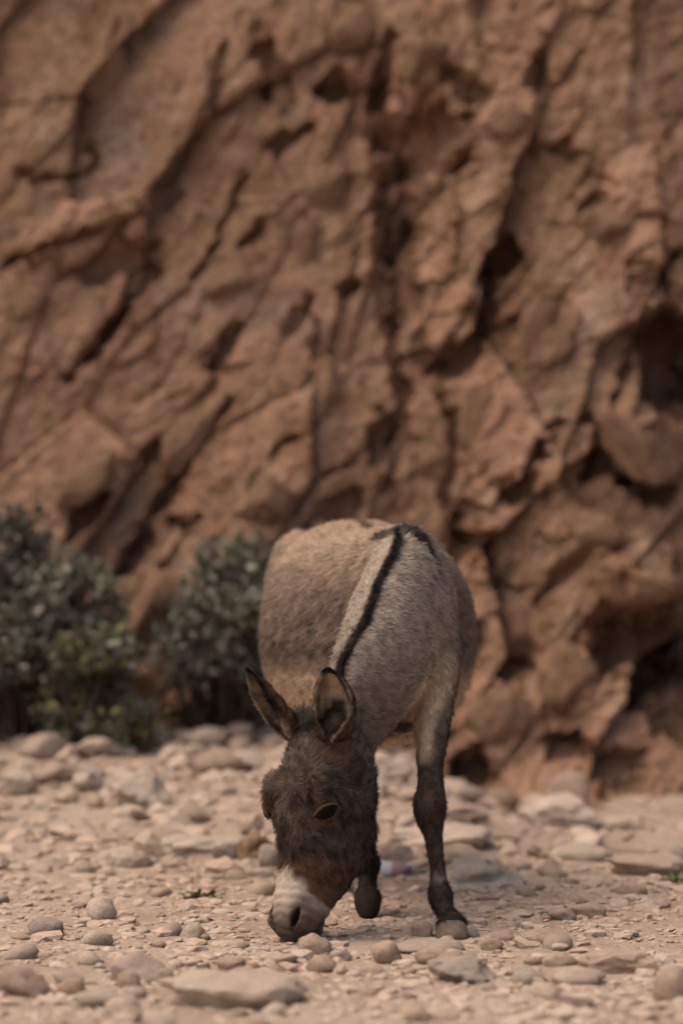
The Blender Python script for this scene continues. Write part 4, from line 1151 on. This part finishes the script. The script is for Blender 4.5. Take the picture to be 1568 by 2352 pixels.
# --- fur: short tapering strands that follow the lie of the coat
VN = np.empty(len(me.vertices) * 3, np.float32); me.vertices.foreach_get("normal", VN); VN = VN.reshape(-1, 3).astype(float)
fr = np.random.default_rng(55)
def strands(P, Nn, col, length, flow, lift, width, clump=1.0, wild=0.22, amp=1.0):
    n = len(P); amp = np.where(col.mean(1) < 0.15, 1.25, 0.62) * amp
    cl = np.stack([noise3(P[:, 0] * 38, P[:, 1] * 38, P[:, 2] * 38, 230 + q) for q in range(3)], 1)
    cl2 = np.stack([noise3(P[:, 0] * 95, P[:, 1] * 95, P[:, 2] * 95, 240 + q) for q in range(3)], 1)
    fl = flow - Nn * np.einsum('ij,ij->i', flow, Nn)[:, None]
    fl /= np.linalg.norm(fl, axis=1)[:, None] + 1e-6
    d1 = fl + Nn * np.asarray(lift).reshape(-1, 1) + 0.5 * clump * cl + 0.45 * clump * cl2 + fr.normal(0, wild, (n, 3))
    d1 /= np.linalg.norm(d1, axis=1)[:, None]
    d2 = d1 + fl * 0.5 - Nn * 0.10 + fr.normal(0, wild * 0.7, (n, 3)); d2 /= np.linalg.norm(d2, axis=1)[:, None]
    L = length * fr.uniform(0.65, 1.25, n) * (1 + 0.35 * cl[:, 0])
    s = np.cross(d1, Nn) + 0.5 * fr.normal(0, 0.5, (n, 3)); s /= np.linalg.norm(s, axis=1)[:, None] + 1e-6
    w = (width * fr.uniform(0.7, 1.2, n))[:, None] * 0.5
    r0 = P - Nn * 0.001; m = r0 + d1 * (L * 0.5)[:, None]; tpp = m + d2 * (L * 0.5)[:, None]
    V = np.stack([r0 - s * w, r0 + s * w, m - s * w * 0.8, m + s * w * 0.8, tpp], 1)
    nn = Nn * 1.0 + d1 * 0.12 + fr.normal(0, 0.16, (n, 3)); nn /= np.linalg.norm(nn, axis=1)[:, None]
    tone = fr.uniform(0.66, 1.32, n) * (1 + amp * (0.65 * cl[:, 1] + 0.6 * cl2[:, 1]))
    cc = col * np.clip(tone, 0.35, 1.8)[:, None]
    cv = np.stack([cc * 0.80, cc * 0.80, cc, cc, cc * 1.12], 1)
    return V.reshape(-1, 3), np.repeat(nn, 5, 0), cv.reshape(-1, 3), n
def sample(n, mask=None):
    v0, v1, v2 = allV[allT[:, 0]], allV[allT[:, 1]], allV[allT[:, 2]]
    ar = 0.5 * np.linalg.norm(np.cross(v1 - v0, v2 - v0), axis=1) * allD[allT].mean(1)
    cdf = np.cumsum(ar); cdf /= cdf[-1]
    ti = np.searchsorted(cdf, fr.random(n)); a, b = fr.random(n), fr.random(n); f = a + b > 1; a[f], b[f] = 1 - a[f], 1 - b[f]
    w = np.stack([1 - a - b, a, b], 1); idx = allT[ti]
    def g(arr): return (arr[idx] * (w[:, :, None] if arr.ndim == 2 else w)).sum(1)
    return g(allV), g(VN), g(allC), g(allL), g(allF), g(ear_in), idx[:, 0] >= len(BV)
NH = 330000
P, Nn, col, ln, fl, inn, is_ear = sample(NH)
Nn /= np.linalg.norm(Nn, axis=1)[:, None] + 1e-6
# points near the crest are finer detail than the skin mesh: recolour there by exact position
b_ = ~is_ear
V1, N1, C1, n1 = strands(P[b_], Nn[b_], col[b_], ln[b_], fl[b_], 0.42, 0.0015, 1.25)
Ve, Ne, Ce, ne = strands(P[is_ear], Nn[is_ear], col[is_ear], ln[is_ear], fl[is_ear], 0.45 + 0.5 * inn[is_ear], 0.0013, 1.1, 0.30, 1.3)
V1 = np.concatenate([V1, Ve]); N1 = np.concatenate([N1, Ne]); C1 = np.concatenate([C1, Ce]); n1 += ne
# mane and forelock
k = fr.random(5200) * (len(crest) - 1.001); i0 = k.astype(int); fk = (k - i0)[:, None]
cp = crest[i0] * (1 - fk) + crest[i0 + 1] * fk
Dn = crestn[i0]; Dn /= np.linalg.norm(Dn, axis=1)[:, None]
near_p = np.array([bvh.find_nearest(Vector(q))[0][:] for q in cp])
tang = np.gradient(crest, axis=0)[i0]; tang /= np.linalg.norm(tang, axis=1)[:, None]; sidev = np.cross(tang, Dn)
mp_ = near_p + sidev * fr.normal(0, 0.004, (len(cp), 1)) - Dn * 0.004
V2, N2, C2, n2 = strands(mp_, Dn, np.broadcast_to(COL['stripe'], mp_.shape), np.full(len(mp_), 0.024), -UP[None] * 0.5 + tang * 0.5 + fr.normal(0, 0.2, (len(mp_), 3)), 1.1, 0.0018, 0.8)
fp = hp(0.0, 0.03) + A * fr.normal(-0.005, 0.022, (1800, 1)) + SD * fr.normal(0, 0.024, (1800, 1)); fp = np.array([bvh.find_nearest(Vector(q))[0][:] for q in fp])
V3, N3, C3, n3 = strands(fp, np.broadcast_to(nrm(N - A * 0.4), fp.shape), np.broadcast_to(COL['stripe'] * 1.2, fp.shape), np.full(len(fp), 0.034), np.broadcast_to(A * 0.2 - UP * 0.1, fp.shape) + fr.normal(0, 0.5, fp.shape), 0.9, 0.0018, 1.2)
m_head = mat = NT("donkey_fur", 0.75, 0.12)
ac = mat.n("ShaderNodeAttribute"); ac.attribute_name = "coat_colour"; mat.color(ac.outputs["Color"])
an = mat.n("ShaderNodeAttribute"); an.attribute_name = "fur_normal"; mat.l(an.outputs["Vector"], mat.b.inputs["Normal"])
def fur_obj(name, V, Nn, Cc, n):
    q = np.array([[0, 1, 3, 2]]); t3 = np.array([[2, 3, 4]]); o5 = (np.arange(n) * 5)[:, None, None]
    me = mesh_np(name, V - DK, [(q[None] + o5).reshape(-1, 4), (t3[None] + o5).reshape(-1, 3)])
    set_color(me, "coat_colour", Cc); set_vec(me, "fur_normal", Nn); me.materials.append(mat.m)
    o = link(bpy.data.objects.new(name, me), donkey); tag(o, kind="stuff"); return o
fur_obj("fur", V1, N1, C1, n1)
fur_obj("mane", V2, N2, C2, n2)
fur_obj("forelock", V3, N3, C3, n3)

# --- eyes
t_eye = NT("dark_eye", 0.12, 0.10); t_eye.color((0.003, 0.0025, 0.002))
M_LID = mat_plain("eyelid_skin", (0.075, 0.050, 0.034), 0.9, 0.1, 0.3, 90)
la, _ = hit(735, 1874); lb, _ = hit(769, 1857)
for c, nn, ax in ((eye_p, eye_n, nrm(lb - la)), (mirror(eye_p), mirror(eye_n, True), nrm(mirror(lb - la, True)))):
    front = nrm(np.array([0, 0, CAM_H]) - eye_p); front = front if np.dot(c - H0, SD) > 0 else mirror(front, True)
    nn = nrm(nrm(nn) * 0.55 + front * 0.45); ax0 = np.array([0.88, 0.0, 0.42]); ax = ax0 if np.dot(c - H0, SD) > 0 else mirror(ax0, True); ax = nrm(ax - nn * np.dot(ax, nn)); bx = np.cross(nn, ax)
    if bx[2] < 0: bx = -bx
    V = c - nn * 0.004 + (ico3[0] * np.array([0.029, 0.0168, 0.0135])) @ np.stack([ax, bx, nn])
    me = mesh_np("eye", V - DK, ico3[1]); me.materials.append(t_eye.m); link(bpy.data.objects.new("eye", me), donkey)
    ringV, seg, ts = [], 40, 10
    for i in range(seg):
        q = 2 * math.pi * i / seg
        upper = max(0.0, math.sin(q))
        c0 = c + ax * (0.0315 * math.cos(q)) + bx * (0.0190 * math.sin(q) * (1 - 0.10 * upper) * (1 - 0.30 * abs(math.cos(q)) ** 2)) + nn * (-0.0005 + 0.006 * upper - 0.005 * abs(math.cos(q)) ** 3)
        rad = nrm(ax * math.cos(q) + bx * math.sin(q)); tr = 0.0024 + 0.0022 * upper
        for k in range(ts):
            w = 2 * math.pi * k / ts
            ringV.append(c0 + rad * (tr * math.cos(w)) + nn * (tr * math.sin(w)))
    F = np.array([[i * ts + k, i * ts + (k + 1) % ts, ((i + 1) % seg) * ts + (k + 1) % ts, ((i + 1) % seg) * ts + k] for i in range(seg) for k in range(ts)])
    me = mesh_np("eyelid", np.array(ringV) - DK, F); me.materials.append(M_LID); link(bpy.data.objects.new("eyelid", me), donkey)

# --- hooves
M_HOOF = mat_plain("hoof_horn", (0.150, 0.116, 0.090), 0.85, 0.3, 0.35, 35, 0.004)
def hoof(rows, mat_=None):
    V, Q, T3, R, T = loft(rows, 1, 2.3)
    me = mesh_np("hoof", V - DK, [Q, T3]); me.materials.append(mat_ or M_HOOF); link(bpy.data.objects.new("hoof", me), donkey)
FY = np.array([0, -1.0, 0])
def flat_hoof(c, r=0.037):
    x, y = c[0], c[1]; g = float(ground_z(np.array([x]), np.array([y]))[0]) - 0.004
    prof = [(0.052, 0.55, 0.004), (0.050, 0.80, 0.003), (0.046, 0.95, 0.001), (0.042, 1.0, 0.0), (0.030, 1.03, -0.004), (0.016, 1.06, -0.008), (0.005, 1.085, -0.011), (0.001, 1.07, -0.011), (0.0, 0.98, -0.011)]
    hoof([((x, y + dy, g + h * 0.66), FY, r * k * (1.0 + 0.10 * (k > 1)), r * k * 0.95, r * k) for h, k, dy in prof])
pf = at(1037, 2135, 6.085); flat_hoof(pf, 0.0375)
flat_hoof(h1, 0.035); flat_hoof(h2, 0.035)
c0, c1 = at(844, 2056, 6.475), at(845, 2109, 6.40)
rr = [(0.0, 0.024, 0.026), (0.03, 0.031, 0.0335), (0.09, 0.0345, 0.0362), (0.25, 0.0325, 0.0358), (0.5, 0.028, 0.0338), (0.7, 0.023, 0.0292), (0.85, 0.017, 0.0225), (0.95, 0.010, 0.0140), (1.0, 0.004, 0.006)]
hoof([(c0 * (1 - f) + c1 * f, FY, a_, a_ * 0.9, b_) for f, a_, b_ in rr], mat_plain('shaded_hoof_horn', (0.020, 0.016, 0.013), 0.9, 0.08, 0.35, 40, 0.003))  # raised hoof gets darker horn, shadow of the head put into the colour
